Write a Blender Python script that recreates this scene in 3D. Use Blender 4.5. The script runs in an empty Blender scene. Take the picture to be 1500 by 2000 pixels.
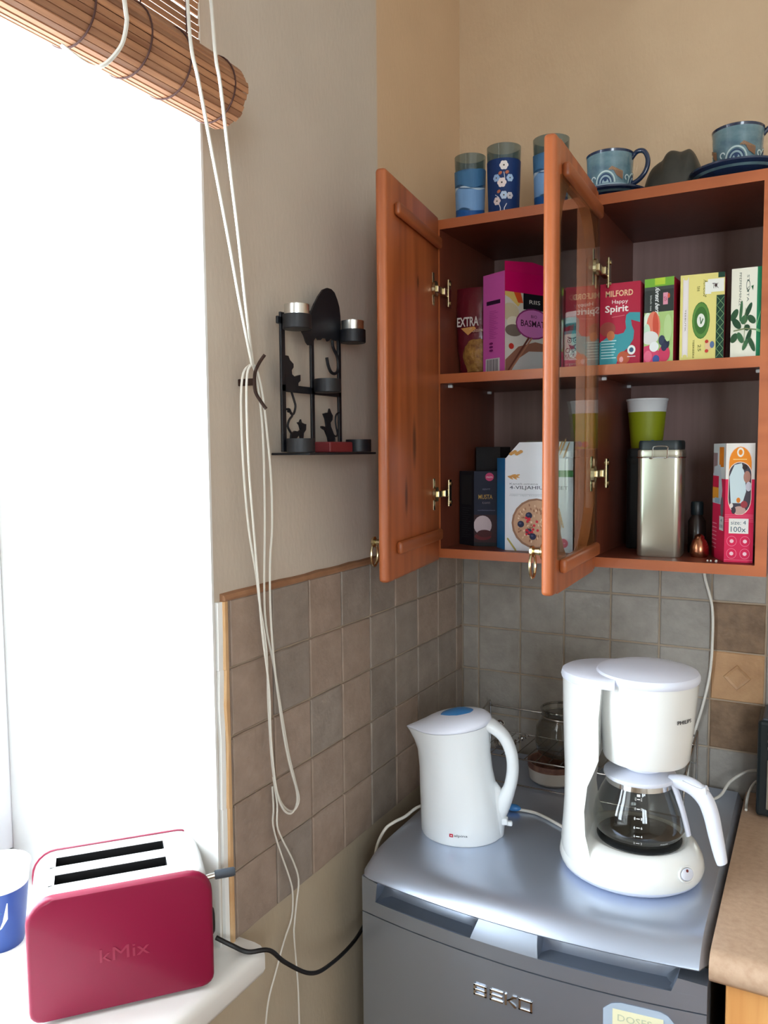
import bpy, bmesh, math, random
from mathutils import Vector, Matrix, Euler, noise
from math import sin, cos, pi, radians
random.seed(7)
SC = bpy.context.scene
C = SC.collection
FZ = 1.25            # the floor is 1.25 m below the survey datum; everything is lifted at the end
def lin(c):
    return tuple(((v/255)/12.92 if v/255 <= .04045 else ((v/255+.055)/1.055)**2.4) for v in c)

# ------------------------------------------------------------ camera
cam_d = bpy.data.cameras.new('camera')
cam = bpy.data.objects.new('camera', cam_d); C.objects.link(cam); SC.camera = cam
cam_d.sensor_fit = 'HORIZONTAL'; cam_d.sensor_width = 36
cam_d.lens = 36*1573.6/1500
cam_d.clip_start = .02
yaw, pitch, roll = .498323, -.0750512, -.00860901
F = Vector((-sin(yaw)*cos(pitch), cos(yaw)*cos(pitch), sin(pitch)))
R = F.cross(Vector((0, 0, 1))).normalized(); U = R.cross(F)
R2 = R*cos(roll)+U*sin(roll); U2 = -R*sin(roll)+U*cos(roll)
M = Matrix((R2, U2, -F)).transposed().to_4x4()
M.translation = Vector((.730312, -1.717542, .304409+FZ))
cam.matrix_world = M

# ------------------------------------------------------------ sky, lamps, exposure
W = bpy.data.worlds.new('sky'); SC.world = W; W.use_nodes = True
bg = W.node_tree.nodes['Background']
bg.inputs[0].default_value = (.84, .92, 1.0, 1); bg.inputs[1].default_value = 21.0
def portal(name, loc, rot, sx, sy):
    l = bpy.data.lights.new(name, 'AREA'); l.shape = 'RECTANGLE'; l.size = sx; l.size_y = sy
    l.cycles.is_portal = True
    o = bpy.data.objects.new(name, l); C.objects.link(o); o.location = loc; o.rotation_euler = rot
    return o
portal('window_daylight_opening', (-.50, -1.46, .36), (0, radians(-90), 0), 1.5, 1.2)
portal('added_fill_window_portal', (2.0, -3.63, .45), (radians(90), 0, 0), .9, 1.3)  # portal for the added window behind the camera, which gives room fill
SC.view_settings.view_transform = 'Standard'; SC.view_settings.look = 'None'
SC.view_settings.exposure = 0.0; SC.view_settings.gamma = 1.0
SC.view_settings.use_curve_mapping = False

# ------------------------------------------------------------ materials
MATS = {}
class NT:
    def __init__(s, m): s.t = m.node_tree; s.n = s.t.nodes; s.l = s.t.links
    def add(s, k, **kw):
        n = s.n.new(k)
        for a, b in kw.items():
            if a.startswith('i_'):
                n.inputs[a[2:].replace('_', ' ')].default_value = b
            else: setattr(n, a, b)
        return n
    def link(s, a, b): s.l.new(a, b)
def mat(name, col, rough=.5, metal=0., var=None, vscale=(8, 8, 8), bump=0., bscale=(60, 60, 60), spec=.5, coat=0., rand=0., trans=0., vdetail=4):
    m = bpy.data.materials.new(name); m.use_nodes = True; t = NT(m)
    p = t.n['Principled BSDF']
    c = lin(col)
    p.inputs['Base Color'].default_value = (*c, 1); p.inputs['Roughness'].default_value = rough
    p.inputs['Metallic'].default_value = metal; p.inputs['Specular IOR Level'].default_value = spec
    p.inputs['Coat Weight'].default_value = coat; p.inputs['Transmission Weight'].default_value = trans
    if var or bump or rand:
        tc = t.add('ShaderNodeTexCoord'); oi = t.add('ShaderNodeObjectInfo')
        ad = t.add('ShaderNodeVectorMath', operation='MULTIPLY_ADD')
        cb = t.add('ShaderNodeCombineXYZ'); t.link(oi.outputs['Random'], cb.inputs[0]); t.link(oi.outputs['Random'], cb.inputs[1])
        t.link(cb.outputs[0], ad.inputs[0]); ad.inputs[1].default_value = (3.1, 5.7, 0) if rand else (0, 0, 0)
        t.link(tc.outputs['Object'], ad.inputs[2])
    if var:
        mp = t.add('ShaderNodeMapping'); mp.inputs['Scale'].default_value = vscale
        t.link(ad.outputs[0], mp.inputs[0])
        n = t.add('ShaderNodeTexNoise', i_Scale=1.0, i_Detail=vdetail, i_Roughness=.6); t.link(mp.outputs[0], n.inputs[0])
        r = t.add('ShaderNodeValToRGB'); r.color_ramp.elements[0].position = .3; r.color_ramp.elements[1].position = .7
        r.color_ramp.elements[0].color = (*lin(var), 1); r.color_ramp.elements[1].color = (*c, 1)
        t.link(n.outputs[0], r.inputs[0]); out = r.outputs[0]
        if rand:
            hs = t.add('ShaderNodeHueSaturation'); mr = t.add('ShaderNodeMapRange')
            mr.inputs['To Min'].default_value = 1-rand; mr.inputs['To Max'].default_value = 1+rand
            t.link(oi.outputs['Random'], mr.inputs[0]); t.link(mr.outputs[0], hs.inputs['Value']); t.link(out, hs.inputs['Color']); out = hs.outputs[0]
        t.link(out, p.inputs['Base Color'])
    if bump:
        mp2 = t.add('ShaderNodeMapping'); mp2.inputs['Scale'].default_value = bscale; t.link(ad.outputs[0], mp2.inputs[0])
        n2 = t.add('ShaderNodeTexNoise', i_Scale=1.0, i_Detail=5.0); t.link(mp2.outputs[0], n2.inputs[0])
        b = t.add('ShaderNodeBump', i_Strength=bump, i_Distance=.004); t.link(n2.outputs[0], b.inputs['Height']); t.link(b.outputs[0], p.inputs['Normal'])
    MATS[name] = m
    return m
def wood(name, a, b, axis=2, rough=.42, scale=1., knots=(), coat=.15, ring=9.):
    """stained pine: long grain from stretched noise, growth lines from a wave, knots where listed (object space)"""
    m = bpy.data.materials.new(name); m.use_nodes = True; t = NT(m); p = t.n['Principled BSDF']
    p.inputs['Roughness'].default_value = rough; p.inputs['Coat Weight'].default_value = coat; p.inputs['Coat Roughness'].default_value = .25
    tc = t.add('ShaderNodeTexCoord'); src = tc.outputs['Object']
    sc = [28*scale]*3; sc[axis] = 1.6*scale
    mp = t.add('ShaderNodeMapping'); mp.inputs['Scale'].default_value = sc; t.link(src, mp.inputs[0])
    n = t.add('ShaderNodeTexNoise', i_Scale=1.0, i_Detail=5.0, i_Roughness=.62); t.link(mp.outputs[0], n.inputs[0])
    sc2 = [ring*scale]*3; sc2[axis] = .45*scale
    mp2 = t.add('ShaderNodeMapping'); mp2.inputs['Scale'].default_value = sc2; t.link(src, mp2.inputs[0])
    w = t.add('ShaderNodeTexNoise', i_Scale=1.0, i_Detail=2.0, i_Distortion=.6); t.link(mp2.outputs[0], w.inputs[0])
    mul = t.add('ShaderNodeMath', operation='MULTIPLY'); t.link(w.outputs[0], mul.inputs[0]); mul.inputs[1].default_value = 9.0
    fr = t.add('ShaderNodeMath', operation='PINGPONG'); t.link(mul.outputs[0], fr.inputs[0]); fr.inputs[1].default_value = 1.0
    mx = t.add('ShaderNodeMath', operation='MULTIPLY_ADD'); t.link(fr.outputs[0], mx.inputs[0]); mx.inputs[1].default_value = .45; t.link(n.outputs[0], mx.inputs[2])
    r = t.add('ShaderNodeValToRGB'); r.color_ramp.elements[0].position = .35; r.color_ramp.elements[1].position = .95
    r.color_ramp.elements[0].color = (*lin(a), 1); r.color_ramp.elements[1].color = (*lin(b), 1)
    t.link(mx.outputs[0], r.inputs[0]); out = r.outputs[0]
    for (k, sz) in knots:
        sb = t.add('ShaderNodeVectorMath', operation='SUBTRACT'); t.link(src, sb.inputs[0]); sb.inputs[1].default_value = k
        ml = t.add('ShaderNodeVectorMath', operation='MULTIPLY'); t.link(sb.outputs[0], ml.inputs[0]); ml.inputs[1].default_value = (0, 1/sz[0], 1/sz[1])
        ln = t.add('ShaderNodeVectorMath', operation='LENGTH'); t.link(ml.outputs[0], ln.inputs[0])
        mr = t.add('ShaderNodeMapRange'); mr.inputs['From Min'].default_value = .35; mr.inputs['From Max'].default_value = 1.1
        mr.inputs['To Min'].default_value = .75; mr.inputs['To Max'].default_value = 0; t.link(ln.outputs['Value'], mr.inputs[0])
        mc = t.add('ShaderNodeMixRGB'); t.link(mr.outputs[0], mc.inputs[0]); t.link(out, mc.inputs[1]); mc.inputs[2].default_value = (*lin([v*.45 for v in a]), 1)
        out = mc.outputs[0]
    t.link(out, p.inputs['Base Color'])
    b_ = t.add('ShaderNodeBump', i_Strength=.08, i_Distance=.001); t.link(n.outputs[0], b_.inputs['Height']); t.link(b_.outputs[0], p.inputs['Normal'])
    MATS[name] = m; return m
def thin_glass(name, tint=(255, 255, 255), refl=1.0, rough=.02):
    m = bpy.data.materials.new(name); m.use_nodes = True; t = NT(m)
    t.n.remove(t.n['Principled BSDF']); o = t.n['Material Output']
    tr = t.add('ShaderNodeBsdfTransparent'); tr.inputs[0].default_value = (*lin(tint), 1)
    gl = t.add('ShaderNodeBsdfGlossy'); gl.inputs['Roughness'].default_value = rough
    fr = t.add('ShaderNodeFresnel', i_IOR=1.5)
    ge = t.add('ShaderNodeNewGeometry'); io = t.add('ShaderNodeMapRange'); io.inputs['To Min'].default_value = 1.5; io.inputs['To Max'].default_value = 1/1.5
    t.link(ge.outputs['Backfacing'], io.inputs[0]); t.link(io.outputs[0], fr.inputs['IOR']); mu = t.add('ShaderNodeMath', operation='MULTIPLY'); mu.inputs[1].default_value = refl; mu.use_clamp = True
    t.link(fr.outputs[0], mu.inputs[0])
    mx = t.add('ShaderNodeMixShader'); t.link(mu.outputs[0], mx.inputs[0]); t.link(tr.outputs[0], mx.inputs[1]); t.link(gl.outputs[0], mx.inputs[2])
    t.link(mx.outputs[0], o.inputs[0]); MATS[name] = m; return m
def print_mat():
    m = bpy.data.materials.new('printed_ink'); m.use_nodes = True; t = NT(m); p = t.n['Principled BSDF']
    a = t.add('ShaderNodeAttribute', attribute_name='Ink'); t.link(a.outputs['Color'], p.inputs['Base Color']); p.inputs['Roughness'].default_value = .5; p.inputs['Specular IOR Level'].default_value = .25
    MATS['printed_ink'] = m; return m
INK = print_mat()
# two paints meet on the left wall: grey by the window, beige near the corner and above the tiles
def wall_paint(name, grey, beige, yb, zb):
    m = mat(name, grey, .85); t = NT(m); p = t.n['Principled BSDF']
    tc = t.add('ShaderNodeTexCoord'); sx = t.add('ShaderNodeSeparateXYZ'); t.link(tc.outputs['Object'], sx.inputs[0])
    lo = t.add('ShaderNodeMapRange'); lo.inputs['From Min'].default_value = zb; lo.inputs['From Max'].default_value = zb-.01; t.link(sx.outputs[2], lo.inputs[0])
    a = t.add('ShaderNodeMapRange'); a.inputs['From Min'].default_value = yb-.003; a.inputs['From Max'].default_value = yb+.003; t.link(sx.outputs[1], a.inputs[0])
    n = t.add('ShaderNodeTexNoise', i_Scale=9.0, i_Detail=3.0); t.link(tc.outputs['Object'], n.inputs[0])
    r = t.add('ShaderNodeMixRGB'); t.link(a.outputs[0], r.inputs[0]); r.inputs[1].default_value = (*lin(grey), 1); r.inputs[2].default_value = (*lin(beige), 1)
    r2 = t.add('ShaderNodeMixRGB'); t.link(lo.outputs[0], r2.inputs[0]); t.link(r.outputs[0], r2.inputs[1]); r2.inputs[2].default_value = (*lin((186, 170, 146)), 1); r = r2
    hs = t.add('ShaderNodeHueSaturation'); mr = t.add('ShaderNodeMapRange'); mr.inputs['To Min'].default_value = .93; mr.inputs['To Max'].default_value = 1.06
    t.link(n.outputs[0], mr.inputs[0]); t.link(mr.outputs[0], hs.inputs['Value']); t.link(r.outputs[0], hs.inputs['Color']); t.link(hs.outputs[0], p.inputs['Base Color'])
    mp = t.add('ShaderNodeMapping'); mp.inputs['Scale'].default_value = (150, 150, 60); t.link(tc.outputs['Object'], mp.inputs[0])
    n2 = t.add('ShaderNodeTexNoise', i_Scale=1.0, i_Detail=3.0); t.link(mp.outputs[0], n2.inputs[0])
    bp = t.add('ShaderNodeBump', i_Strength=.25, i_Distance=.002); t.link(n2.outputs[0], bp.inputs['Height']); t.link(bp.outputs[0], p.inputs['Normal'])
    return m
wall_paint('left_wall_paint', (203, 190, 174), (212, 180, 144), -.378, -.36)
mat('beige_wall_paint', (212, 184, 150), .85, var=(204, 175, 142), vscale=(6, 6, 6), bump=.25, bscale=(150, 150, 60))
mat('white_plaster', (235, 235, 232), .8)
mat('room_white', (222, 212, 198), .9)
mat('floor_laminate', (150, 110, 75), .4, var=(110, 75, 48), vscale=(3, 30, 3))
mat('window_white', (240, 242, 245), .35)
mat('sill_white', (238, 236, 232), .3)
mat('grout', (168, 150, 130), .9, bump=.3, bscale=(200, 200, 200))
mat('tile_taupe', (168, 147, 131), .55, var=(150, 130, 115), vscale=(26, 26, 26), bump=.35, bscale=(90, 90, 90), rand=.05)
mat('tile_mixed', (158, 144, 132), .52, var=(140, 127, 116), vscale=(26, 26, 26), bump=.35, bscale=(90, 90, 90), rand=.08)
mat('tile_grey', (164, 157, 148), .5, var=(146, 139, 131), vscale=(26, 26, 26), bump=.35, bscale=(90, 90, 90), rand=.07)
mat('tile_brown', (140, 112, 86), .5, var=(110, 86, 64), vscale=(30, 30, 30), bump=.35, bscale=(90, 90, 90), rand=.05)
mat('tile_tan', (192, 150, 108), .5, var=(170, 128, 90), vscale=(24, 24, 24), bump=.35, bscale=(90, 90, 90))
mat('edge_brown', (172, 126, 92), .7, var=(140, 98, 68), vscale=(10, 12, 10))
mat('edge_tan', (222, 186, 142), .8, var=(205, 160, 112), vscale=(10, 10, 14))
wood('cabinet_wood', (130, 64, 32), (172, 92, 50), axis=2, knots=())
wood('door_wood', (140, 70, 34), (182, 100, 54), axis=2, ring=7., knots=(((0, -.155, -.10), (.012, .05)), ((0, -.20, -.19), (.009, .035)), ((0, -.13, .18), (.006, .012))))
wood('rail_wood', (136, 70, 34), (182, 102, 56), axis=1)
wood('cabinet_front_edge', (164, 86, 46), (182, 100, 56), axis=0, coat=.1)
wood('pine_clear', (205, 140, 78), (232, 176, 110), axis=2, ring=14.)
mat('cabinet_inside', (116, 58, 40), .4, var=(104, 50, 34), vscale=(40, 40, 3))
mat('cabinet_back', (156, 124, 118), .5, var=(142, 112, 106), vscale=(60, 60, 2))
mat('black_iron', (22, 24, 30), .5, bump=.1)
mat('silver_foil', (225, 225, 222), .28, metal=1.0)
mat('red_wax', (110, 34, 38), .5)
mat('white_wax', (235, 230, 215), .5)
mat('white_plastic', (236, 240, 243), .28, coat=.3)
mat('cream_plastic', (240, 241, 238), .24, coat=.4)
mat('lid_white', (228, 232, 246), .3)
mat('blue_plastic', (62, 128, 190), .35)
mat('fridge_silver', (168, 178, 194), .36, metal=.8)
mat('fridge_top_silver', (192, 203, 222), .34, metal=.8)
mat('fridge_side', (120, 124, 126), .5, metal=.2)
mat('dark_gap', (20, 20, 22), .8)
mat('chrome', (215, 215, 215), .12, metal=1.0)
mat('steel_wire', (175, 170, 165), .25, metal=1.0)
mat('nickel', (190, 175, 140), .25, metal=1.0)
mat('dark_bronze', (62, 44, 38), .4, metal=.6)
mat('cord_white', (228, 224, 214), .6)
mat('cord_black', (18, 18, 20), .5)
mat('bamboo_light', (186, 134, 96), .55, var=(132, 86, 60), vscale=(60, 3, 60), rand=.22)
mat('bamboo_core', (120, 70, 44), .7)
mat('stitch_brown', (78, 46, 40), .8)
mat('toaster_red', (130, 10, 52), .38, coat=.1, spec=.35)
mat('toaster_steel', (222, 222, 222), .27, metal=.85)
mat('slot_black', (16, 16, 18), .5)
mat('knob_grey', (72, 80, 90), .4)
mat('cup_blue', (30, 66, 138), .4)
mat('cup_white', (235, 238, 240), .5)
mat('worktop_beige', (200, 170, 144), .38, var=(182, 150, 124), vscale=(90, 90, 90), vdetail=6)
mat('tin_steel', (205, 203, 188), .3, metal=.9)
mat('tin_dark', (30, 40, 44), .4)
mat('cup_green', (150, 160, 20), .5)
mat('stone_dark', (66, 64, 56), .45, var=(44, 44, 40), vscale=(20, 20, 20), bump=.2)
mat('glaze_navy', (28, 44, 72), .2, coat=.5)
mat('glaze_blue', (120, 150, 155), .22, var=(66, 96, 112), vscale=(18, 18, 30), coat=.5)
mat('copper', (170, 110, 82), .25, metal=1.0)
mat('spice_dark', (44, 32, 28), .3)
mat('carafe_dark', (38, 40, 42), .25)
mat('white_ceramic', (205, 198, 188), .3)
thin_glass('pane_glass', (238, 244, 240), .9, .012)
thin_glass('window_glass', (250, 252, 252), 1.0, .0)
thin_glass('carafe_glass', (205, 208, 205), 1.7, .02)
thin_glass('jar_glass', (205, 205, 200), 1.8, .03)
m = mat('tumbler_blue', (60, 120, 175), .3, trans=.55)
m = mat('tumbler_dark', (24, 62, 110), .3, trans=.3)
thin_glass('tumbler_clear', (196, 212, 220), 1.3, .08)
mat('tape_clear', (176, 192, 210), .25)

# ------------------------------------------------------------ mesh helpers
def new_obj(name, me, parent=None, mats=None, loc=None, rot=None, smooth=False):
    o = bpy.data.objects.new(name, me); C.objects.link(o)
    if parent is not None: o.parent = parent
    if mats is not None and not me.materials:
        for k in (mats if isinstance(mats, (list, tuple)) else [mats]): me.materials.append(MATS[k] if isinstance(k, str) else k)
    if loc: o.location = loc
    if rot: o.rotation_euler = rot
    if smooth:
        me.shade_smooth()
    return o
class MB:
    def __init__(s): s.bm = bmesh.new()
    def _tag(s, fs, mi):
        for f in fs: f.material_index = mi
    def box(s, a, b, bev=0., seg=2, mi=0):
        a = Vector(a); b = Vector(b); c = (a+b)/2; d = b-a
        r = bmesh.ops.create_cube(s.bm, size=1, matrix=Matrix.Translation(c) @ Matrix.Diagonal((abs(d.x), abs(d.y), abs(d.z), 1)))
        vs = r['verts']; fs = set(f for v in vs for f in v.link_faces)
        s._tag(fs, mi)
        if bev:
            es = list(set(e for v in vs for e in v.link_edges))
            rr = bmesh.ops.bevel(s.bm, geom=es, offset=min(bev, .49*min(abs(d.x), abs(d.y), abs(d.z))), segments=seg, affect='EDGES', profile=.5)
            s._tag(rr['faces'], mi)
        return s
    def faces(s, vs, fs, mi=0):
        v = [s.bm.verts.new(p) for p in vs]
        for f in fs:
            try: s.bm.faces.new([v[i] for i in f]).material_index = mi
            except ValueError: pass
        return s
    def loft(s, rings, close=True, cap=(True, True), mi=0):
        """rings: lists of points with equal length"""
        n = len(rings[0]); V = [[s.bm.verts.new(p) for p in r] for r in rings]
        for i in range(len(V)-1):
            for j in range(n if close else n-1):
                k = (j+1) % n
                try: s.bm.faces.new((V[i][j], V[i][k], V[i+1][k], V[i+1][j])).material_index = mi
                except ValueError: pass
        if cap[0]: s.bm.faces.new(V[0][::-1]).material_index = mi
        if cap[1]: s.bm.faces.new(V[-1]).material_index = mi
        return s
    def lathe(s, prof, c=(0, 0, 0), n=32, cap=(False, False), mi=0):
        return s.loft([[Vector(c)+Vector((r*cos(2*pi*j/n), r*sin(2*pi*j/n), z)) for j in range(n)] for r, z in prof], cap=cap, mi=mi)
    def tube(s, pts, r, n=8, mi=0, closed=False, rs=None):
        pts = [Vector(p) for p in pts]; rings = []; prev = None
        N = len(pts)
        for i, p in enumerate(pts):
            if closed: t = (pts[(i+1) % N]-pts[i-1]).normalized()
            else: t = ((pts[min(i+1, N-1)]-pts[max(i-1, 0)])).normalized()
            if prev is None:
                a = Vector((0, 0, 1)) if abs(t.z) < .9 else Vector((1, 0, 0)); u = t.cross(a).normalized()
            else: u = (prev-t*prev.dot(t)).normalized()
            prev = u; w = t.cross(u); q = rs[i] if rs else r
            rings.append([p+u*(q*cos(2*pi*j/n))+w*(q*sin(2*pi*j/n)) for j in range(n)])
        if closed: rings.append(rings[0]); return s.loft(rings, cap=(False, False), mi=mi)
        return s.loft(rings, mi=mi)
    def prism(s, poly, axis, a, b, mi=0):
        """poly of 2-D points extruded along axis from a to b. axis x: (y,z); y: (x,z); z: (x,y)"""
        f = {'x': lambda p, h: (h, p[0], p[1]), 'y': lambda p, h: (p[0], h, p[1]), 'z': lambda p, h: (p[0], p[1], h)}[axis]
        s.loft([[f(p, a) for p in poly], [f(p, b) for p in poly]], mi=mi); return s
    def sphere(s, c, r, sc=(1, 1, 1), n=16, mi=0):
        x = bmesh.ops.create_uvsphere(s.bm, u_segments=n, v_segments=n//2, radius=r, matrix=Matrix.Translation(c) @ Matrix.Diagonal((*sc, 1)))
        s._tag(set(f for v in x['verts'] for f in v.link_faces), mi); return s
    def xf(s, m): bmesh.ops.transform(s.bm, matrix=m, verts=s.bm.verts); return s
    def mesh(s, name):
        bmesh.ops.recalc_face_normals(s.bm, faces=s.bm.faces)
        me = bpy.data.meshes.new(name); s.bm.to_mesh(me); s.bm.free(); return me
    def obj(s, name, mats, parent=None, loc=None, rot=None, smooth=False, angle=None):
        me = s.mesh(name)
        o = new_obj(name, me, parent, mats, loc, rot)
        if smooth:
            me.shade_smooth()
            me.set_sharp_from_angle(angle=radians(angle or 40))
        return o
def smooth_path(pts, sub=6):
    P = [Vector(p) for p in pts]; out = []
    for i in range(len(P)-1):
        a, b, c, d = P[max(i-1, 0)], P[i], P[i+1], P[min(i+2, len(P)-1)]
        for k in range(sub):
            t = k/sub
            out.append(.5*((2*b)+(c-a)*t+(2*a-5*b+4*c-d)*t*t+(3*b-a-3*c+d)*t**3))
    out.append(P[-1]); return out
def thing(name, label, cat, loc=(0, 0, 0), rz=0., group=None):
    o = bpy.data.objects.new(name, None); C.objects.link(o); o.empty_display_size = .02
    o.location = loc; o.rotation_euler = (0, 0, rz); o['label'] = label; o['category'] = cat
    if group: o['group'] = group
    return o
def tag(o, label, cat, group=None):
    o['label'] = label; o['category'] = cat
    if group: o['group'] = group
    return o
def struct(o): o['kind'] = 'structure'; return o
def lab(o, l): o['label'] = l; return o

# printed artwork: flat ink shapes on a face, thin layers over each other
_FC = {}
def text_shape(txt, bold=0.):
    key = (txt, bold)
    if key not in _FC:
        cu = bpy.data.curves.new('lettering', 'FONT'); cu.body = txt; cu.resolution_u = 2; cu.offset = bold
        ob = bpy.data.objects.new('lettering', cu); me = bpy.data.meshes.new_from_object(ob)
        vs = [(v.co.x, v.co.y) for v in me.vertices]; fs = [tuple(p.vertices) for p in me.polygons]
        bpy.data.objects.remove(ob); bpy.data.curves.remove(cu); bpy.data.meshes.remove(me)
        x0 = min(v[0] for v in vs); x1 = max(v[0] for v in vs); y0 = min(v[1] for v in vs); y1 = max(v[1] for v in vs)
        _FC[key] = ([((x-x0)/(x1-x0), (y-y0)/(y1-y0)) for x, y in vs], fs)
    return _FC[key]
class Art:
    def __init__(s): s.v = []; s.f = []; s.c = []; s.L = 0
    def raw(s, vs, fs, col, L=None):
        if L is None: s.L += 1; L = s.L
        b = len(s.v); s.v += [(x, y, L) for x, y in vs]
        for f in fs: s.f.append(tuple(b+i for i in f)); s.c.append(col)
        return s
    def rect(s, x0, y0, x1, y1, col, L=None, nx=1):
        vs = []; fs = []
        for i in range(nx+1): vs += [(x0+(x1-x0)*i/nx, y0), (x0+(x1-x0)*i/nx, y1)]
        for i in range(nx): fs.append((2*i, 2*i+2, 2*i+3, 2*i+1))
        return s.raw(vs, fs, col, L)
    def poly(s, pts, col, L=None): return s.raw(pts, [tuple(range(len(pts)))], col, L)
    def ell(s, cx, cy, rx, ry, col, L=None, n=20, a=0.):
        return s.poly([(cx+rx*cos(t)*cos(a)-ry*sin(t)*sin(a), cy+rx*cos(t)*sin(a)+ry*sin(t)*cos(a)) for t in [2*pi*i/n for i in range(n)]], col, L)
    def ring(s, cx, cy, r0, r1, col, L=None, n=24, a0=0., a1=2*pi, sy=1.):
        vs = []; fs = []
        for i in range(n+1):
            t = a0+(a1-a0)*i/n; vs += [(cx+r0*cos(t), cy+sy*r0*sin(t)), (cx+r1*cos(t), cy+sy*r1*sin(t))]
        for i in range(n): fs.append((2*i, 2*i+1, 2*i+3, 2*i+2))
        return s.raw(vs, fs, col, L)
    def line(s, pts, w, col, L=None):
        if L is None: s.L += 1; L = s.L
        for a, b in zip(pts, pts[1:]):
            d = Vector((b[0]-a[0], b[1]-a[1])); d.normalize(); q = Vector((-d.y, d.x))*w/2
            s.raw([(a[0]+q.x, a[1]+q.y), (a[0]-q.x, a[1]-q.y), (b[0]-q.x, b[1]-q.y), (b[0]+q.x, b[1]+q.y)], [(0, 1, 2, 3)], col, L)
        return s
    def text(s, txt, x, y, w, h, col, rot=0., shear=0., bold=0., L=None):
        """box (x,y)-(x+w,y+h) before rotation about its lower-left corner"""
        vs, fs = text_shape(txt, bold); r = radians(rot)
        out = []
        for a, b in vs:
            px = a*w+b*h*shear; py = b*h
            out.append((x+px*cos(r)-py*sin(r), y+px*sin(r)+py*cos(r)))
        return s.raw(out, fs, col, L)
    def build(s, name, parent, mp, step=.00012):
        step = min(step, .0014/max(1, max(v[2] for v in s.v)))
        me = bpy.data.meshes.new(name)
        me.from_pydata([tuple(mp(x, y, .0003+step*L)) for x, y, L in s.v], [], s.f)
        at = me.color_attributes.new('Ink', 'FLOAT_COLOR', 'CORNER'); k = 0
        for p, col in zip(me.polygons, s.c):
            c = (*lin(col), 1)
            for li in p.loop_indices: at.data[li].color = c
        return new_obj(name, me, parent, [INK])
def front_map(y=0., x0=0., z0=0.): return lambda u, v, d: (x0+u, y-d, z0+v)
def cyl_map(r, ang0, z0=0., rf=None):
    """u is arc length from angle ang0 (counter-clockwise), v height"""
    def f(u, v, d):
        rr = (rf(v) if rf else r); a = ang0+u/r
        return ((rr+d)*cos(a), (rr+d)*sin(a), z0+v)
    return f

# ============================================================ SETTING
X1, Y0, ZC, ZF = 2.7, -3.6, 1.55, -1.25
WY0, WY1, WZ0, WZ1 = -2.05, -.862, -.425, 1.12     # window opening in the left wall
xw = -.006
b = MB()
b.box((-.52, Y0, ZF), (xw, 0.1, WZ0)); b.box((-.52, Y0, WZ1), (xw, 0.1, ZC)); b.box((-.52, WY1, WZ0), (xw, 0.1, WZ1)); b.box((-.52, Y0, WZ0), (xw, WY0, WZ1))
wall_left = struct(b.obj('wall_left', 'left_wall_paint'))
wall_back = struct(MB().box((xw, .006, ZF), (X1, .1, ZC)).obj('wall_back', 'beige_wall_paint'))
struct(MB().box((X1, Y0, ZF), (X1+.1, .1, ZC)).obj('wall_right', 'room_white'))
b = MB(); FX0, FX1, FZ0, FZ1 = 1.55, 2.45, -.2, 1.1  # opening for an unseen window, added to fill the room with light
b.box((-.52, Y0-.1, ZF), (FX0, Y0, ZC)); b.box((FX1, Y0-.1, ZF), (X1+.1, Y0, ZC)); b.box((FX0, Y0-.1, ZF), (FX1, Y0, FZ0)); b.box((FX0, Y0-.1, FZ1), (FX1, Y0, ZC))
struct(b.obj('wall_front', 'room_white'))
struct(MB().box((-.52, Y0-.1, ZF-.1), (X1+.1, .1, ZF)).obj('floor', 'floor_laminate'))
struct(MB().box((-.52, Y0-.1, ZC), (X1+.1, .1, ZC+.1)).obj('ceiling', 'white_plaster'))
# window lining, frame, panes
lin_ = MB(); lin_.box((-.515, WY1-.004, WZ0+.024), (xw+.0015, WY1+.0005, WZ1)); lin_.box((-.515, WY0, WZ0+.024), (xw, WY0+.004, WZ1)); lin_.box((-.515, WY0, WZ1-.004), (xw, WY1, WZ1+.001))
struct(lin_.obj('trim_1', 'white_plaster'))
win = MB()
fx0, fx1 = -.500, -.447
ya, yb_ = WY0+.004, WY1-.004; za, zb = WZ0+.026, WZ1-.004
for (y0, y1, z0, z1) in ((ya, yb_, za, za+.05), (ya, yb_, zb-.05, zb), (ya, ya+.05, za, zb), (yb_-.05, yb_, za, zb), (-1.49, -1.43, za, zb)):
    win.box((fx0, y0, z0), (fx1, y1, z1), .004)
w1 = struct(win.obj('window_1', 'window_white'))
for i, (s0, s1) in enumerate(((ya+.05, -1.49), (-1.43, yb_-.05))):
    sa = MB()
    for (y0, y1, z0, z1) in ((s0-.008, s1+.008, za+.045, za+.105), (s0-.008, s1+.008, zb-.105, zb-.045), (s0-.008, s0+.05, za+.045, zb-.045), (s1-.05, s1+.008, za+.045, zb-.045)):
        sa.box((fx1-.02, y0, z0), (fx1+.018, y1, z1), .005)
    s_ = sa.obj('sash', 'window_white', w1)
    MB().box((-.470, s0+.045, za+.1), (-.466, s1-.045, zb-.1)).obj('pane', 'window_glass', s_)
    MB().box((fx1+.018, s1-.03, za+.12), (fx1+.03, s1-.01, za+.19), .003).obj('hinge', 'steel_wire', s_)
w2 = MB()  # frame of the added fill window, out of view
for (x0, x1, z0, z1) in ((FX0, FX1, FZ0, FZ0+.06), (FX0, FX1, FZ1-.06, FZ1), (FX0, FX0+.06, FZ0, FZ1), (FX1-.06, FX1, FZ0, FZ1), (1.97, 2.03, FZ0, FZ1)):
    w2.box((x0, Y0-.08, z0), (x1, Y0-.03, z1), .004)
w2 = struct(w2.obj('added_fill_window', 'window_white'))
MB().box((FX0+.05, Y0-.058, FZ0+.05), (FX1-.05, Y0-.054, FZ1-.05)).obj('pane', 'window_glass', w2)
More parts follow.
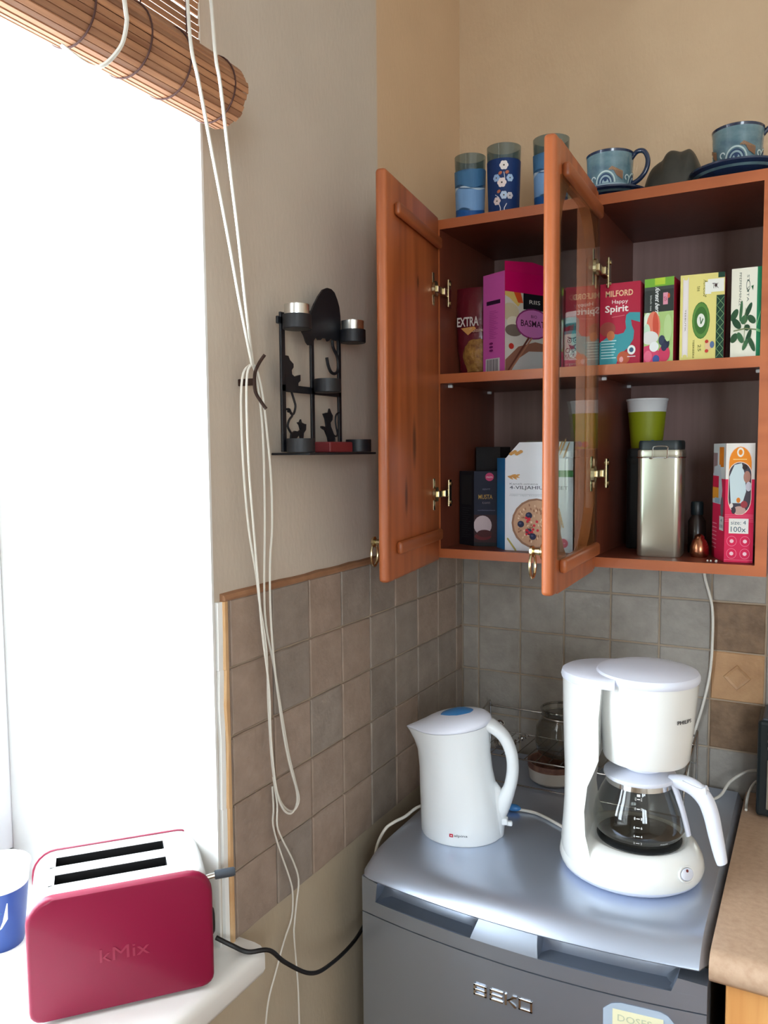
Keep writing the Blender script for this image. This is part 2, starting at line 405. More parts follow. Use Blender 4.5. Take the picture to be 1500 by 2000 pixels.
# sill with rounded nosing
sp = [(-.515, -.40), (.03, -.40), (.04, -.4015), (.046, -.406), (.048, -.414), (.048, -.434), (.044, -.442), (.034, -.446), (-.515, -.446)]
sb = MB(); sb.loft([[(x, y, z) for x, z in sp] for y in (WY0, WY1+.0)])
sb.loft([[(x, y, z) for x, z in sp if x > -.01] + [(xw+.0, y, -.446), (xw, y, -.40)] for y in (WY1+.0, WY1+.02, WY1+.03)])
struct(sb.obj('trim_2', 'sill_white', smooth=True, angle=50))

# tiles: a bed of grout and single tiles on it
struct(MB().box((xw, -.842, -.402), (-.0012, -.006, .099)).obj('trim_3', 'grout'))
struct(MB().box((.0, -.0006, -.70), (X1, .006, .20)).obj('trim_4', 'grout'))
def tile_mesh(w, h, k):
    rnd = random.Random(k*31+int(w*1e4)+int(h*1e3)); g = .0017; n = 4
    def edge(inset, jit, y):
        p = []
        x0, x1, z0, z1 = g+inset, w-g-inset, g+inset, h-g-inset
        for (ax, az, bx, bz) in ((x0, z0, x1, z0), (x1, z0, x1, z1), (x1, z1, x0, z1), (x0, z1, x0, z0)):
            for i in range(n):
                t = i/n; p.append((ax+(bx-ax)*t+rnd.uniform(-jit, jit), y, az+(bz-az)*t+rnd.uniform(-jit, jit)))
        return p
    m_ = MB(); r0 = edge(0, .0005, .001); r1 = [(a, -.0015, c) for a, _, c in r0]
    r2 = edge(.0018, .0005, -.0032); m_.loft([r0, r1, r2], cap=(False, True))
    return m_.mesh('tile')
TM = {}
def tile(parent, kind, w, h, o, rot, k):
    key = (kind, round(w, 4), round(h, 4), k)
    if key not in TM:
        me = tile_mesh(w, h, k); me.materials.append(MATS[kind]); TM[key] = me
    t = bpy.data.objects.new('tile', TM[key]); C.objects.link(t); t.parent = parent; t.location = o; t.rotation_euler = rot
    return t
rt = random.Random(5)
rows = [(-.402, .102), (-.30, .10), (-.20, .10), (-.10, .10), (0., .099)]
for (z, h) in rows:
    for k in range(-1, 9):
        y1 = -(.037+.1*k) if k >= 0 else -.0015
        y0 = -(.037+.1*(k+1)); 
        if y0 < -.842: y0 = -.842
        if y1-y0 < .004: continue
        tile(wall_left, 'tile_taupe' if rt.random() > (.3 if k > 3 else .6) else 'tile_mixed', y1-y0, h, (-.0005, y0, z), (0, 0, pi/2), rt.randrange(4))
for r in range(-6, 2):
    z = .1*r
    for k in range(-1, 12):
        x0 = .043+.1*k; w = .1
        if k == -1: x0 = .003; w = .04
        kind = 'tile_grey'
        if k == 5 and r in (-1, -3): kind = 'tile_brown'
        if k == 5 and r == -2: kind = 'tile_tan'
        t = tile(wall_back, kind, w, .1, (x0, .0, z), (0, 0, 0), rt.randrange(4))
        if kind == 'tile_tan':
            dm = MB(); c = (.05, .05)
            outer = [(c[0]+.026*cos(i*pi/4)*(1 if i % 2 == 0 else .72), c[1]+.026*sin(i*pi/4)*(1 if i % 2 == 0 else .72)) for i in range(8)]
            inner = [(c[0]+(x-c[0])*.7, c[1]+(z_-c[1])*.7) for x, z_ in outer]
            dm.loft([[(x, -.0031, z_) for x, z_ in outer], [(x*.94+c[0]*.06, -.0055, z_*.94+c[1]*.06) for x, z_ in outer], [(x, -.0042, z_) for x, z_ in inner]])
            dm.obj('relief_ornament', 'tile_tan', t)
# brown edge strip along the top of the left tiles and tan strip down their end
rt2 = random.Random(3)
top = []; N = 24
for i in range(N+1):
    y = -.848+(.842)*i/N; top.append((y, rt2.uniform(-.001, .001)))
e = MB(); e.loft([[(xw, y, .097), (.0035, y, .0975), (.0045, y, .101+j), (.002, y, .106+j), (xw, y, .108+j)] for y, j in top])
struct(e.obj('trim_5', 'edge_brown'))
e = MB(); sec = [(-.402, 0), (-.30, .001), (-.299, -.001), (-.20, .0005), (-.199, -.001), (-.1, .001), (-.05, -.0015), (0, .0005), (.001, -.001), (.05, 0), (.097, 0)]
e.loft([[(xw, -.851+j, z), (.002, -.851+j, z), (.004, -.849+j, z), (.004, -.843, z), (xw, -.843, z)] for z, j in sec])
struct(e.obj('trim_6', 'edge_tan'))
e = MB(); e.loft([[(xw, -.859+j, z), (-.001, -.858+j, z), (.001, -.851, z), (xw, -.851, z)] for z, j in sec])
struct(e.obj('trim_7', 'white_plaster'))

# ============================================================ FRIDGE
FRX0, FRX1, FRY = .066, .612, -.585
def fy(x): return FRY-.026*(1-((x-.339)/.275)**2)
fridge = thing('fridge', 'silver-grey under-counter fridge with a bowed top, standing in the corner', 'fridge', (.339, -.30, -1.25))
def fl(m_): return m_.xf(Matrix.Translation((-.339, .30, 1.25)))
fl(MB().box((FRX0+.004, -.54, -1.2), (FRX1-.004, -.03, -.41), .004)).obj('body', 'fridge_side', fridge)
fl(MB().box((FRX0+.03, -.53, -1.25), (FRX1-.03, -.08, -1.2))).obj('plinth', 'dark_gap', fridge)
# top: bull-nosed bowed lid
NX = 56; lidm = MB(); rings = []
for i in range(NX+1):
    t = i/NX; x = FRX0+(FRX1-FRX0)*t
    ed = min(x-FRX0, (FRX1-x)*4); q = max(0., 1-ed/.026); dz = .019*(1-math.sqrt(max(0, 1-q*q))); dy = .02*(1-math.sqrt(max(0, 1-q*q)))
    f_ = fy(x)-.012+dy; zt = -.372-dz; zb2 = -.405; h = zt-zb2
    prof = [(-.03, zb2), (f_+.02, zb2), (f_+.002, zb2+.0005), (f_, zb2+.003), (f_+.001, zb2+h*.15), (f_+.006, zb2+h*.32), (f_+.0125, zb2+h*.49), (f_+.020, zb2+h*.65), (f_+.030, zb2+h*.80), (f_+.043, zb2+h*.91), (f_+.062, zb2+h*.97), (f_+.09, zt), (-.30, zt), (-.03, zt)]
    rings.append([(x, a, c) for a, c in prof])
lidm.loft(rings)
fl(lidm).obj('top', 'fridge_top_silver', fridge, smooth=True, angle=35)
# door with scooped handle
def bow(x0, x1, z0, z1, yb, n=10, slope=0., top_round=0.):
    m_ = MB(); rr = []
    for i in range(n+1):
        x = x0+(x1-x0)*i/n; f_ = fy(x)
        rr.append([(x, yb, z0), (x, f_, z0), (x, f_+slope*.4, z0+(z1-z0)*.55), (x, f_+slope, z1), (x, yb, z1)])
    m_.loft(rr); return m_
ZL = -.447
door = fl(bow(FRX0, FRX1, -1.19, -.4725, -.545, 20)).obj('door', 'fridge_silver', fridge, smooth=True, angle=30)
fl(bow(FRX0, FRX1, -.4705, ZL, -.545, 20)).obj('door_rim', 'fridge_silver', door, smooth=True, angle=30)
def tr_block(xa0, xa1, xb0, xb1, z0, z1, slope=0., n=6):
    """block whose width goes from (xa0,xa1) at the bottom to (xb0,xb1) at the top"""
    m_ = MB(); rr = []
    for i in range(n+1):
        t = i/n; xb = xa0+(xa1-xa0)*t; xt = xb0+(xb1-xb0)*t; xm = (xb+xt)/2
        rr.append([(xb, -.545, z0), (xb, fy(xb), z0), (xm, fy(xm)+slope*.35, (z0+z1)/2), (xt, fy(xt)+slope, z1), (xt, -.545, z1)])
    m_.loft(rr); return m_
hd = tr_block(.272, .380, .284, .376, ZL, -.414, .012)
fl(hd).obj('handle_tab', 'fridge_silver', door, smooth=True, angle=30)
hd = MB(); hd.loft([[(x, -.545, z) for x, z in ((FRX0, ZL), (.094, ZL), (.098, -.414), (FRX0, -.410))], [(x, fy(x), z) for x, z in ((FRX0, ZL), (.094, ZL), (.098, -.414), (FRX0, -.410))]])
fl(hd).obj('door_shoulder', 'fridge_silver', door, smooth=True, angle=30)
hd = MB(); hd.loft([[(x, -.545, z) for x, z in ((.566, ZL), (FRX1, ZL), (FRX1, -.430), (.574, -.426))], [(x, fy(x), z) for x, z in ((.566, ZL), (FRX1, ZL), (FRX1, -.430), (.574, -.426))]])
fl(hd).obj('door_shoulder', 'fridge_silver', door, smooth=True, angle=30)
for (a, c) in ((.094, .278), (.374, .572)):
    rr = []; sc_ = MB()
    for i in range(13):
        x = a+(c-a)*i/12; f_ = fy(x); ed = min(x-a, c-x); up = .016*max(0, 1-ed/.014)**2
        rr.append([(x, f_+.0015, ZL+.0005), (x, f_+.006, ZL-.004+up*.4), (x, f_+.02, ZL-.006+up*.7), (x, f_+.035, ZL+.002+up), (x, f_+.043, ZL+.016), (x, f_+.046, -.4075)])
    sc_.loft(rr, close=False, cap=(False, False))
    fl(sc_).obj('handle_recess', 'fridge_silver', door, smooth=True, angle=60)
fl(MB().box((FRX0+.01, -.575, -.4085), (FRX1-.01, -.54, -.4055))).obj('seal', 'dark_gap', fridge)
# lettering B E K O : wide bars, raised
def bar_letters():
    m_ = MB(); t = .0036; hh = .0185
    def bar(x0, z0, x1, z1): m_.box((x0, 0, z0), (x1, -.0025, z1), .0006, 1)
    x = 0; w = .0215
    bar(x, 0, x+t, hh); bar(x, hh-t, x+w, hh); bar(x, hh/2-t/2, x+w, hh/2+t/2); bar(x, 0, x+w, t); bar(x+w-t, 0, x+w, hh)
    x = .0265; bar(x, 0, x+t, hh); bar(x, hh-t, x+w, hh); bar(x, hh/2-t/2, x+w-.001, hh/2+t/2); bar(x, 0, x+w, t)
    x = .0505; bar(x, 0, x+t, hh)
    m_.prism([(x+t, .007), (x+.013, hh-.0005), (x+.019, hh-.0005), (x+.019, hh-t), (x+.0155, hh-t), (x+.0085, .0088), (x+.0185, t*.9), (x+.0185, 0), (x+.0155, 0), (x+t, .0095)], 'y', 0, -.0025)
    x = .0725; bar(x, 0, x+t, hh); bar(x+w-t, 0, x+w, hh); bar(x, hh-t, x+w, hh); bar(x, 0, x+w, t)
    return m_
bl = bar_letters().xf(Matrix.Translation((.279, fy(.325)+.0006, -.534)))
fl(bl).obj('lettering', 'chrome', door)
# taped note
note = thing('paper_note', 'pale yellow paper note under clear tape on the fridge door', 'note', (.525, -.60, -.54))
def nl(pts, d, ang=0.): return [(x, fy(x)-d, z) for x, z in pts]
tp = [(.476, -.60), (.476, -.494), (.487, -.484), (.500, -.480), (.552, -.480), (.563, -.484), (.572, -.494), (.574, -.60)]
tm = MB(); tm.loft([nl(tp, .0006), nl(tp, .0010)]); tm.xf(Matrix.Translation((-.525, .60, .54))).obj('tape', 'tape_clear', note)
pm = MB(); pp = [(.489, -.60), (.489, -.4905), (.557, -.4905), (.564, -.60)]; pm.loft([nl(pp, .0012), nl(pp, .0015)])
mat('note_paper', (236, 232, 196), .6)
pm.xf(Matrix.Translation((-.525, .60, .54))).obj('paper', 'note_paper', note)
a = Art(); a.text('DOSES', .496, -.507, .046, .010, (196, 202, 176)); a.build('lettering', note, lambda x, z, d: (x-.525, fy(x)-.0013-d+.60, z+.54))

# ============================================================ WORKTOP AND BASE UNIT
wt = MB(); wp = [(-.005, -.378), (-.575, -.378), (-.588, -.380), (-.596, -.387), (-.599, -.398), (-.597, -.410), (-.590, -.418), (-.575, -.420), (-.005, -.420)]
wt.loft([[(x, y, z) for y, z in wp] for x in (.6145, 1.6)])
tag(wt.obj('worktop', 'worktop_beige', smooth=True, angle=50), 'mottled beige laminate worktop with rounded front edge, right of the fridge', 'worktop')
base = thing('base_cabinet', 'clear pine base cabinet under the beige worktop', 'cabinet', (1.1, -.3, -1.25))
bb = MB(); bb.box((.632, -.55, -1.25), (1.6, -.01, -.4205)); bb.xf(Matrix.Translation((-1.1, .3, 1.25))).obj('body', 'pine_clear', base)
for i in range(2):
    bb = MB(); x0 = .634+i*.485; bb.box((x0, -.572, -1.15), (x0+.07, -.551, -.424), .003); bb.box((x0+.41, -.572, -1.15), (x0+.48, -.551, -.424), .003); bb.box((x0+.07, -.571, -1.15), (x0+.41, -.551, -1.08), .002); bb.box((x0+.07, -.571, -.49), (x0+.41, -.551, -.424), .002); bb.box((x0+.06, -.563, -1.1), (x0+.42, -.552, -.48))
    bb.xf(Matrix.Translation((-1.1, .3, 1.25))).obj('door', 'pine_clear', base)

# ============================================================ WALL CABINETS
def cabinet(name, label, x0, x1, gcat='wall cabinet'):
    t = thing(name, label, gcat, (x0, -.15, .098), 0, 'open wall cabinets')
    def P(m_): return m_.xf(Matrix.Translation((-x0, .15, -.098)))
    y0, y1, z0, z1, th = -.2995, -.0045, .098, .738, .0175
    def panel(nm, a, c, edge_axis=None, key='cabinet_inside'):
        m_ = MB(); m_.box(a, c); m_.box((a[0], y0-.0006, a[2]), (c[0], y0, c[2]))
        o = P(m_).obj(nm, [key, 'cabinet_front_edge'], t)
        for p in o.data.polygons:
            if p.center.y < (y0-.0001)+.15: p.material_index = 1
        return o
    panel('side_panel', (x0, y0, z0), (x0+th, y1, z1)); panel('side_panel', (x1-th, y0, z0), (x1, y1, z1))
    tp_ = panel('top_panel', (x0+th, y0, z1-th), (x1-th, y1, z1)); panel('bottom_panel', (x0+th, y0, z0), (x1-th, y1, z0+th))
    panel('shelf', (x0+th, y0+.008, .433), (x1-th, y1-.008, .4505))
    P(MB().box((x0+th, y1-.006, z0+th), (x1-th, y1-.002, z1-th))).obj('back_panel', 'cabinet_back', t)
    for z in (.428,):
        for xx in (x0+th, x1-th-.008):
            for yy in (-.26, -.05): P(MB().box((xx, yy-.004, z-.001), (xx+.008, yy+.004, z+.0045), .001)).obj('shelf_pin', 'white_plastic', t)
    return t, P
cabA, PA = cabinet('wall_cabinet', 'left of the two open wall cabinets, behind the solid door, with pasta and flour inside', .066, .3625)
cabB, PB = cabinet('wall_cabinet', 'right of the two open wall cabinets, with tea boxes and a steel tin inside', .3635, .656)
def hinge(parent, loc, rot=0.):
    m_ = MB(); m_.box((-.0015, -.055, -.030), (.0005, -.043, .030), .001)      # cup flange on the door
    m_.tube([(.001, -.049, 0), (.006, -.049, 0)], .014, 16)
    m_.box((.0, -.050, -.0065), (.010, -.012, .0065), .002); m_.box((.002, -.020, -.007), (.014, .020, .007), .002, mi=0)
    m_.box((.012, .0, -.026), (.0155, .018, .026), .001)
    for z in (-.018, .018): m_.tube([(.010, .009, z), (.018, .009, z)], .004, 10)
    o = m_.obj('hinge', 'nickel', parent, loc, (0, 0, rot)); return o
def door_frame(parent, hx, hy, ang, zc):
    """door local frame: origin at the hinge edge on the inner face, +y runs back to the hinge, inner face looks along +x"""
    e_ = bpy.data.objects.new('door', None)
    return e_
DW, DH, DT = .289, .650, .0185
def batten(x, y0, y1, z, h=.021, th=.011):
    m_ = MB(); m_.box((x, y0, z-h/2), (x+th, y1, z+h/2), .005, 3); return m_
# left door (solid pine): mesh is the leaf itself, sub-parts are its children
angA = math.atan2(.041, .286)
ldoor = MB().box((-DT, -DW, -DH/2), (0, 0, DH/2), .006, 3).obj('door', 'door_wood', cabA, (.084-.066, -.304+.15, .418-.098), (0, 0, angA), smooth=True, angle=35)
for z in (.272, -.272): batten(.0, -DW+.035, -.012, z).obj('batten', 'rail_wood', ldoor, smooth=True, angle=35)
for z in (.185, -.195): hinge(ldoor, (.0, .012, z))
def ring_pull(parent, loc):
    m_ = MB(); m_.lathe([(0, .0), (.011, .0), (.012, .003), (.006, .006), (.005, .013), (.009, .016), (.008, .02), (0, .022)], n=20)
    m_.xf(Matrix.Rotation(radians(-90), 4, 'Y'))
    pts = [(-.017, .0145*sin(t), -.021+.019*cos(t)) for t in [2*pi*i/28 for i in range(28)]]
    m_.tube(pts, .0022, 8, closed=True)
    return m_.obj('ring_pull', 'nickel', parent, loc, smooth=True)
lab(ring_pull(ldoor, (-DT, -DW+.028, -.262)), 'brass ring pull')
# right door (glazed)
gm = MB(); sw = .034
gm.box((-DT, -DW, -DH/2), (0, -DW+sw, DH/2), .006, 3); gm.box((-DT, -sw*.55, -DH/2), (0, 0, DH/2), .006, 3)
angB = math.atan2(.010, .272)
def arch_rail(sgn):
    yA, yB = -DW+sw-.004, -sw*.55+.004; zo = sgn*DH/2; pts = [(yA, zo), (yB, zo)]
    n = 14; inner = []
    for i in range(n+1):
        t = i/n; y = yB+(yA-yB)*t; u = abs(2*t-1)
        d = .043+.075*max(0, (u-.35)/.65)**2.2
        inner.append((y, zo-sgn*d))
    pts += inner
    return pts
g2 = [(-DT+.002, -.002)]
for sgn in (1, -1): gm.prism(arch_rail(sgn), 'x', -DT+.001, -.001)
gdoor = gm.obj('door', 'door_wood', cabB, (.384-.3635, -.305+.15, .418-.098), (0, 0, angB), smooth=True, angle=35)
for z in (.285, -.285): batten(-.001, -DW+.036, -.012, z, .022, .012).obj('batten', 'rail_wood', gdoor, smooth=True, angle=35)
MB().box((.0003, -DW+.022, -.274), (.0035, -.008, .274)).obj('glass_pane', 'pane_glass', gdoor)
for z in (.19, -.155): hinge(gdoor, (.0, .012, z))
lab(ring_pull(gdoor, (-DT, -DW+.018, -.262)), 'brass ring pull')

# ============================================================ BOXES AND JARS IN THE CABINETS
def carton(name, label, cat, poly, z, h, col, art=None, art_edge=0, side=None, side_edge=3, group=None, bevel=.0008, topcol=None, flap=None):
    """upright carton on footprint poly (x,y) counter-clockwise from the front-left corner"""
    cx = sum(p[0] for p in poly)/len(poly); cy = sum(p[1] for p in poly)/len(poly)
    t = thing(name, label, cat, (cx, cy, z), 0, group)
    nm = name+'_card'
    if nm not in MATS: mat(nm, col, .45)
    m_ = MB(); m_.prism([(x-cx, y-cy) for x, y in poly], 'z', 0, h)
    es = list(m_.bm.edges); bmesh.ops.bevel(m_.bm, geom=es, offset=bevel, segments=1, affect='EDGES')
    m_.obj('carton', nm, t)
    def mapper(i):
        p = Vector((poly[i][0]-cx, poly[i][1]-cy, 0)); q = poly[(i+1) % len(poly)]; q = Vector((q[0]-cx, q[1]-cy, 0)); d = (q-p); L = d.length; d.normalize(); nrm = Vector((d.y, -d.x, 0))
        return (lambda u, v, dd: p+d*(min(1, max(0, u))*L)+nrm*dd+Vector((0, 0, min(1, max(0, v))*h))), L
    if art:
        f_, L = mapper(art_edge); a_ = Art(); art(a_, L, h); a_.build('front_print', t, f_)
    if side:
        f_, L = mapper(side_edge); a_ = Art(); side(a_, L, h); a_.build('side_print', t, f_)
    if flap: flap(t, cx, cy)
    return t
WHT = (240, 238, 232)
zS = .4508; zB = .1158; zT = .7382
def art_milford(a, L, H):
    a.rect(0, 0, 1, 1, (176, 34, 62)); a.text('MILFORD', .14, .835, .68, .075, (232, 190, 150), bold=.02); a.text('Happy', .30, .735, .4, .06, (240, 225, 220)); a.text('Spirit', .13, .62, .58, .11, (245, 235, 230), bold=.02)
    a.line([(.3, .585), (.62, .60)], .006, (215, 120, 125))
    T = (66, 148, 158)
    a.poly([(0, 0), (.42, 0), (.5, .12), (.72, .2), (.84, .30), (.86, .40), (.80, .47), (.78, .54), (1, .50), (1, .62), (.74, .63), (.66, .60), (.64, .52), (.66, .44), (.60, .385), (.45, .37), (.3, .38), (0, .28)], T)
    a.ell(.2, .44, .2, .09, (150, 70, 62)); a.ell(.28, .36, .1, .06, (190, 110, 70)); a.ell(.6, .08, .16, .08, (190, 90, 60)); a.ell(.55, .06, .05, .035, (230, 160, 160))
    for i in range(7): a.rect(.04, .29-i*.035, .42-.03*(i % 3), .30-i*.035, (190, 225, 225))
    a.ell(.80, .17, .1, .058, (235, 235, 232)); a.ell(.80, .17, .055, .03, (60, 90, 120)); a.rect(.70, .085, .9, .095, (235, 220, 220))
carton('tea_box', 'red tea box with a teal elephant, first in the tea row', 'tea box', [(.3825, -.285), (.4505, -.285), (.4505, -.215), (.3825, -.215)], zS, .139, (176, 34, 62), art_milford, group='tea boxes in a row on the right shelf')
def art_berry(a, L, H):
    a.rect(0, 0, 1, 1, (178, 205, 130)); a.rect(0, .9, 1, 1, (120, 175, 60)); a.rect(.35, .92, .7, 1, (180, 205, 60)); a.rect(0, .60, 1, .90, (52, 56, 54)); a.rect(.0, .86, 1, .90, (70, 74, 72))
    a.text('forest berries', .37, .9, .36*1.05, .16, (240, 240, 238), rot=-90, shear=.2, bold=.02); a.text('black tea', .2, .80, .18, .06, (220, 220, 215), rot=-90)
    a.rect(.64, .68, .80, .82, (225, 150, 170)); a.ell(.83, .78, .04, .03, (215, 90, 60)); a.text('TEA', .66, .72, .12, .05, (170, 40, 70))
    a.ell(.12, .48, .16, .12, (226, 238, 220)); a.ell(.32, .42, .24, .19, (232, 128, 104)); a.ell(.40, .44, .10, .16, (212, 84, 62), a=.2); a.ell(.10, .37, .12, .1, (200, 225, 200)); a.ell(.2, .30, .3, .08, (230, 226, 224))
    a.poly([(0, 0), (0, .2), (.3, .22), (.55, .12), (.6, 0)], (218, 70, 108)); a.ell(.7, .10, .2, .1, (214, 60, 98)); a.ell(.15, .08, .14, .07, (236, 110, 140)); a.ell(.43, .04, .12, .05, (70, 90, 160))
    a.ell(.62, .26, .11, .06, (60, 66, 92)); a.ell(.78, .22, .10, .06, (42, 48, 72)); a.ell(.70, .18, .1, .05, (50, 54, 84)); a.ell(.82, .40, .14, .16, (190, 214, 150)); a.ell(.36, .19, .16, .06, (240, 240, 240))
carton('tea_box', 'berry tea box with a black panel and fruit, second in the tea row', 'tea box', [(.4560, -.278), (.5045, -.283), (.5085, -.215), (.4600, -.212)], zS, .141, (34, 32, 30), art_berry, group='tea boxes in a row on the right shelf')
def art_yellow(a, L, H):
    a.rect(0, 0, 1, 1, (226, 212, 130)); a.rect(.06, .04, .19, .97, (222, 208, 206)); a.rect(.08, .06, .17, .95, (232, 222, 220)); a.ell(.125, .96, .05, .02, (226, 212, 130)); a.ell(.125, .05, .05, .02, (226, 212, 130))
    a.text('Rohelise', .52, .93, .19, .11, (98, 96, 40), rot=-90, shear=.25); a.text('tee', .38, .86, .06, .07, (98, 96, 40), rot=-90)
    a.ell(.48, .46, .20, .215, (62, 108, 44)); a.ring(.48, .46, .15, .19, (90, 136, 60), sy=1.07); a.ell(.48, .46, .09, .08, (228, 228, 218)); a.line([(.46, .50), (.48, .42), (.53, .48)], .02, (60, 100, 50))
    a.text('TEEBUTIK', .11, .60, .26, .03, (120, 104, 96), rot=-90); a.text('TEEKEEKE', .30, .24, .22, .04, (98, 96, 40), rot=-90); a.text('25', .42, .18, .08, .07, (98, 96, 40), rot=-90)
    a.rect(.62, .78, .98, .93, (236, 234, 226)); a.rect(.56, .76, .70, .90, (236, 234, 226)); a.text('TK', .72, .82, .14, .06, (60, 40, 40)); a.ell(.80, .855, .03, .02, (70, 50, 50))
    a.rect(.82, 0, 1, .74, (24, 62, 46)); a.rect(.85, .94, 1, 1, (24, 62, 46))
    for i in range(7):
        a.line([(.83, .02+i*.1), (.99, .12+i*.1)], .008, (120, 160, 110)); a.line([(.99, .02+i*.1), (.83, .12+i*.1)], .008, (120, 160, 110))
    a.ell(.66, .16, .08, .05, (228, 190, 150)); a.ell(.74, .17, .05, .04, (90, 110, 150)); a.ell(.62, .21, .04, .02, (196, 60, 50)); a.ell(.62, .10, .04, .02, (196, 60, 50))
carton('tea_box', 'yellow tea box with a green oval and white seal, third in the tea row', 'tea box', [(.5150, -.286), (.5830, -.282), (.5790, -.212), (.5110, -.216)], zS, .1395, (214, 200, 120), art_yellow, group='tea boxes in a row on the right shelf')
def art_mint(a, L, H):
    a.rect(0, 0, 1, 1, (232, 228, 210)); a.rect(.86, 0, 1, 1, (30, 128, 84))
    a.text('PFEFFERMINZE', .26, .95, .37, .075, (60, 74, 66), rot=-90); a.text('ST  VITA', .52, .92, .30, .075, (84, 98, 88), rot=-90); a.ring(.56, .80, .05, .065, (84, 98, 88)); a.poly([(.66, .79), (.72, .74), (.74, .80)], (40, 100, 60))
    Gs = ((44, 82, 50), (60, 104, 66), (34, 70, 44))
    for i, (cx, cy, rx, ry, an) in enumerate(((.12, .48, .14, .055, .5), (.34, .52, .12, .05, 2.2), (.58, .52, .15, .05, .9), (.7, .42, .14, .045, -.3), (.45, .42, .12, .05, .2), (.2, .38, .16, .05, -.4), (.12, .22, .13, .05, .3), (.33, .22, .12, .05, -.6), (.6, .22, .13, .055, 1.1), (.72, .14, .14, .05, -.9), (.5, .14, .11, .045, .8), (.55, .33, .1, .035, 0))):
        a.ell(cx, cy, rx, ry, Gs[i % 3], a=an*.6)
    a.line([(.1, .3), (.5, .32), (.86, .30)], .015, (120, 130, 90)); a.line([(.45, .12), (.5, .55)], .015, (110, 130, 84)); a.line([(.86, .35), (1, .5)], .03, (120, 190, 130)); a.line([(.86, .3), (1, .28)], .03, (120, 190, 130))
carton('tea_box', 'peppermint tea box with green leaves on cream, rightmost in the tea row', 'tea box', [(.5935, -.288), (.6375, -.288), (.6375, -.222), (.5935, -.222)], zS, .141, (224, 220, 200), art_mint, group='tea boxes in a row on the right shelf')

# rice box, green packet, pasta, jar on the left shelf
def art_rice(a, L, H):
    a.rect(0, 0, 1, 1, (214, 206, 200)); a.rect(0, .80, 1, 1, (196, 0, 92)); a.poly([(0, .80), (.28, .80), (.40, .72), (.3, .66), (.1, .74), (0, .76)], (222, 190, 110)); a.poly([(.2, .80), (.36, .80), (.42, .70), (.3, .7)], (220, 84, 40))
    a.ell(.12, .60, .2, .09, (206, 190, 160)); a.ell(.2, .50, .16, .06, (228, 218, 200)); a.ell(.2, .42, .2, .06, (120, 104, 96))
    a.rect(.42, .64, .96, .80, (26, 26, 34)); a.text('RIIS', .56, .70, .26, .04, (225, 220, 215))
    a.ell(.66, .50, .42, .155, (140, 52, 110)); a.ell(.66, .50, .39, .14, (206, 118, 186)); a.text('BASMATI', .36, .47, .60, .065, (60, 24, 48), bold=.01); a.text('BIO', .60, .56, .14, .03, (80, 30, 60))
    a.ell(.14, .26, .06, .03, (206, 56, 48))
    a.poly([(0, 0), (0, .12), (.3, .26), (.7, .32), (1, .30), (1, 0)], (150, 100, 84)); a.poly([(.12, 0), (.3, .14), (.55, .22), (1, .23), (1, 0)], (206, 200, 202)); a.line([(.05, .0), (.55, .36)], .03, (110, 60, 50)); a.line([(.1, .0), (.62, .36)], .025, (180, 120, 96))
def art_rice_side(a, L, H):
    a.rect(0, 0, 1, 1, (206, 92, 176)); a.rect(.16, .69, .80, .73, (44, 20, 52)); a.rect(.12, .01, .78, .15, (210, 205, 208))
    for i in range(11): a.rect(.18+i*.05, .02, .18+i*.05+(.02 if i % 3 else .03), .14, (80, 78, 84))
    for i in range(16): a.rect(.3, .62-i*.018, .62+.1*sin(i*2.1), .625-i*.018, (176, 66, 148))
    for i in range(3): a.ell(.4, .30-i*.035, .09, .012, (120, 30, 100))
def rice_flap(t, cx, cy):
    m_ = MB(); d = .0006
    m_.loft([[(.2035-cx, -.273-cy, .1862), (.2545-cx, -.176-cy, .1862), (.2545-cx, -.176-cy, .2035), (.236-cx, -.211-cy, .2085), (.2035-cx, -.273-cy, .2035)], [(.2028-cx, -.2726-cy, .1862), (.2538-cx, -.1756-cy, .1862), (.2538-cx, -.1756-cy, .2035), (.2353-cx, -.2106-cy, .2085), (.2028-cx, -.2726-cy, .2035)]])
    m_.obj('lid_flap', 'rice_flap_card', t)
mat('rice_flap_card', (196, 0, 92), .5)
carton('rice_box', 'opened magenta basmati rice box with a pink barcode side, on the left shelf', 'rice box', [(.2035, -.273), (.2545, -.176), (.205, -.150), (.150, -.245)], zS, .186, (196, 0, 92), art_rice, 0, art_rice_side, 3, flap=rice_flap)
# green crumpled packet behind
def crumple(name, label, cat, loc, sx, sy, sz, col, seed, parts=None, z_up=True, nz=14, na=20, taper=.0, lean=0.):
    t = thing(name, label, cat, loc); rr = []
    for i in range(nz+1):
        v = i/nz; r = (1-abs(2*v-1)**3.5)*.5+.5; th = math.sin(pi*min(1, max(0, v*.94+.03)))**.5
        ring = []
        for j in range(na):
            a_ = 2*pi*j/na; k = noise.noise(Vector((cos(a_)*1.6+seed, sin(a_)*1.6, v*4)))*.18
            ring.append((sx*cos(a_)*(1-taper*v)*(1+k)+lean*v, sy*sin(a_)*(.15+.85*th)*(1+k), sz*v))
        rr.append(ring)
    nm = name+'_film'
    if nm not in MATS: mat(nm, col, .3, coat=.3, bump=.5, bscale=(60, 60, 60))
    MB().loft(rr).obj('packet', nm, t, smooth=True, angle=60)
    return t
crumple('herb_packet', 'dark green crumpled packet standing behind the magenta rice box', 'packet', (.168, -.13, zS), .045, .02, .165, (34, 84, 40), 3.)
pasta = crumple('pasta_packet', 'dark red transparent pasta bag leaning in the left corner of the shelf', 'pasta bag', (.125, -.212, zS), .0385, .026, .172, (96, 18, 32), 9., lean=-.008)
mat('pasta_yellow', (176, 128, 62), .5, var=(120, 74, 36), vscale=(90, 90, 90), bump=.8, bscale=(110, 110, 110))
rr = []
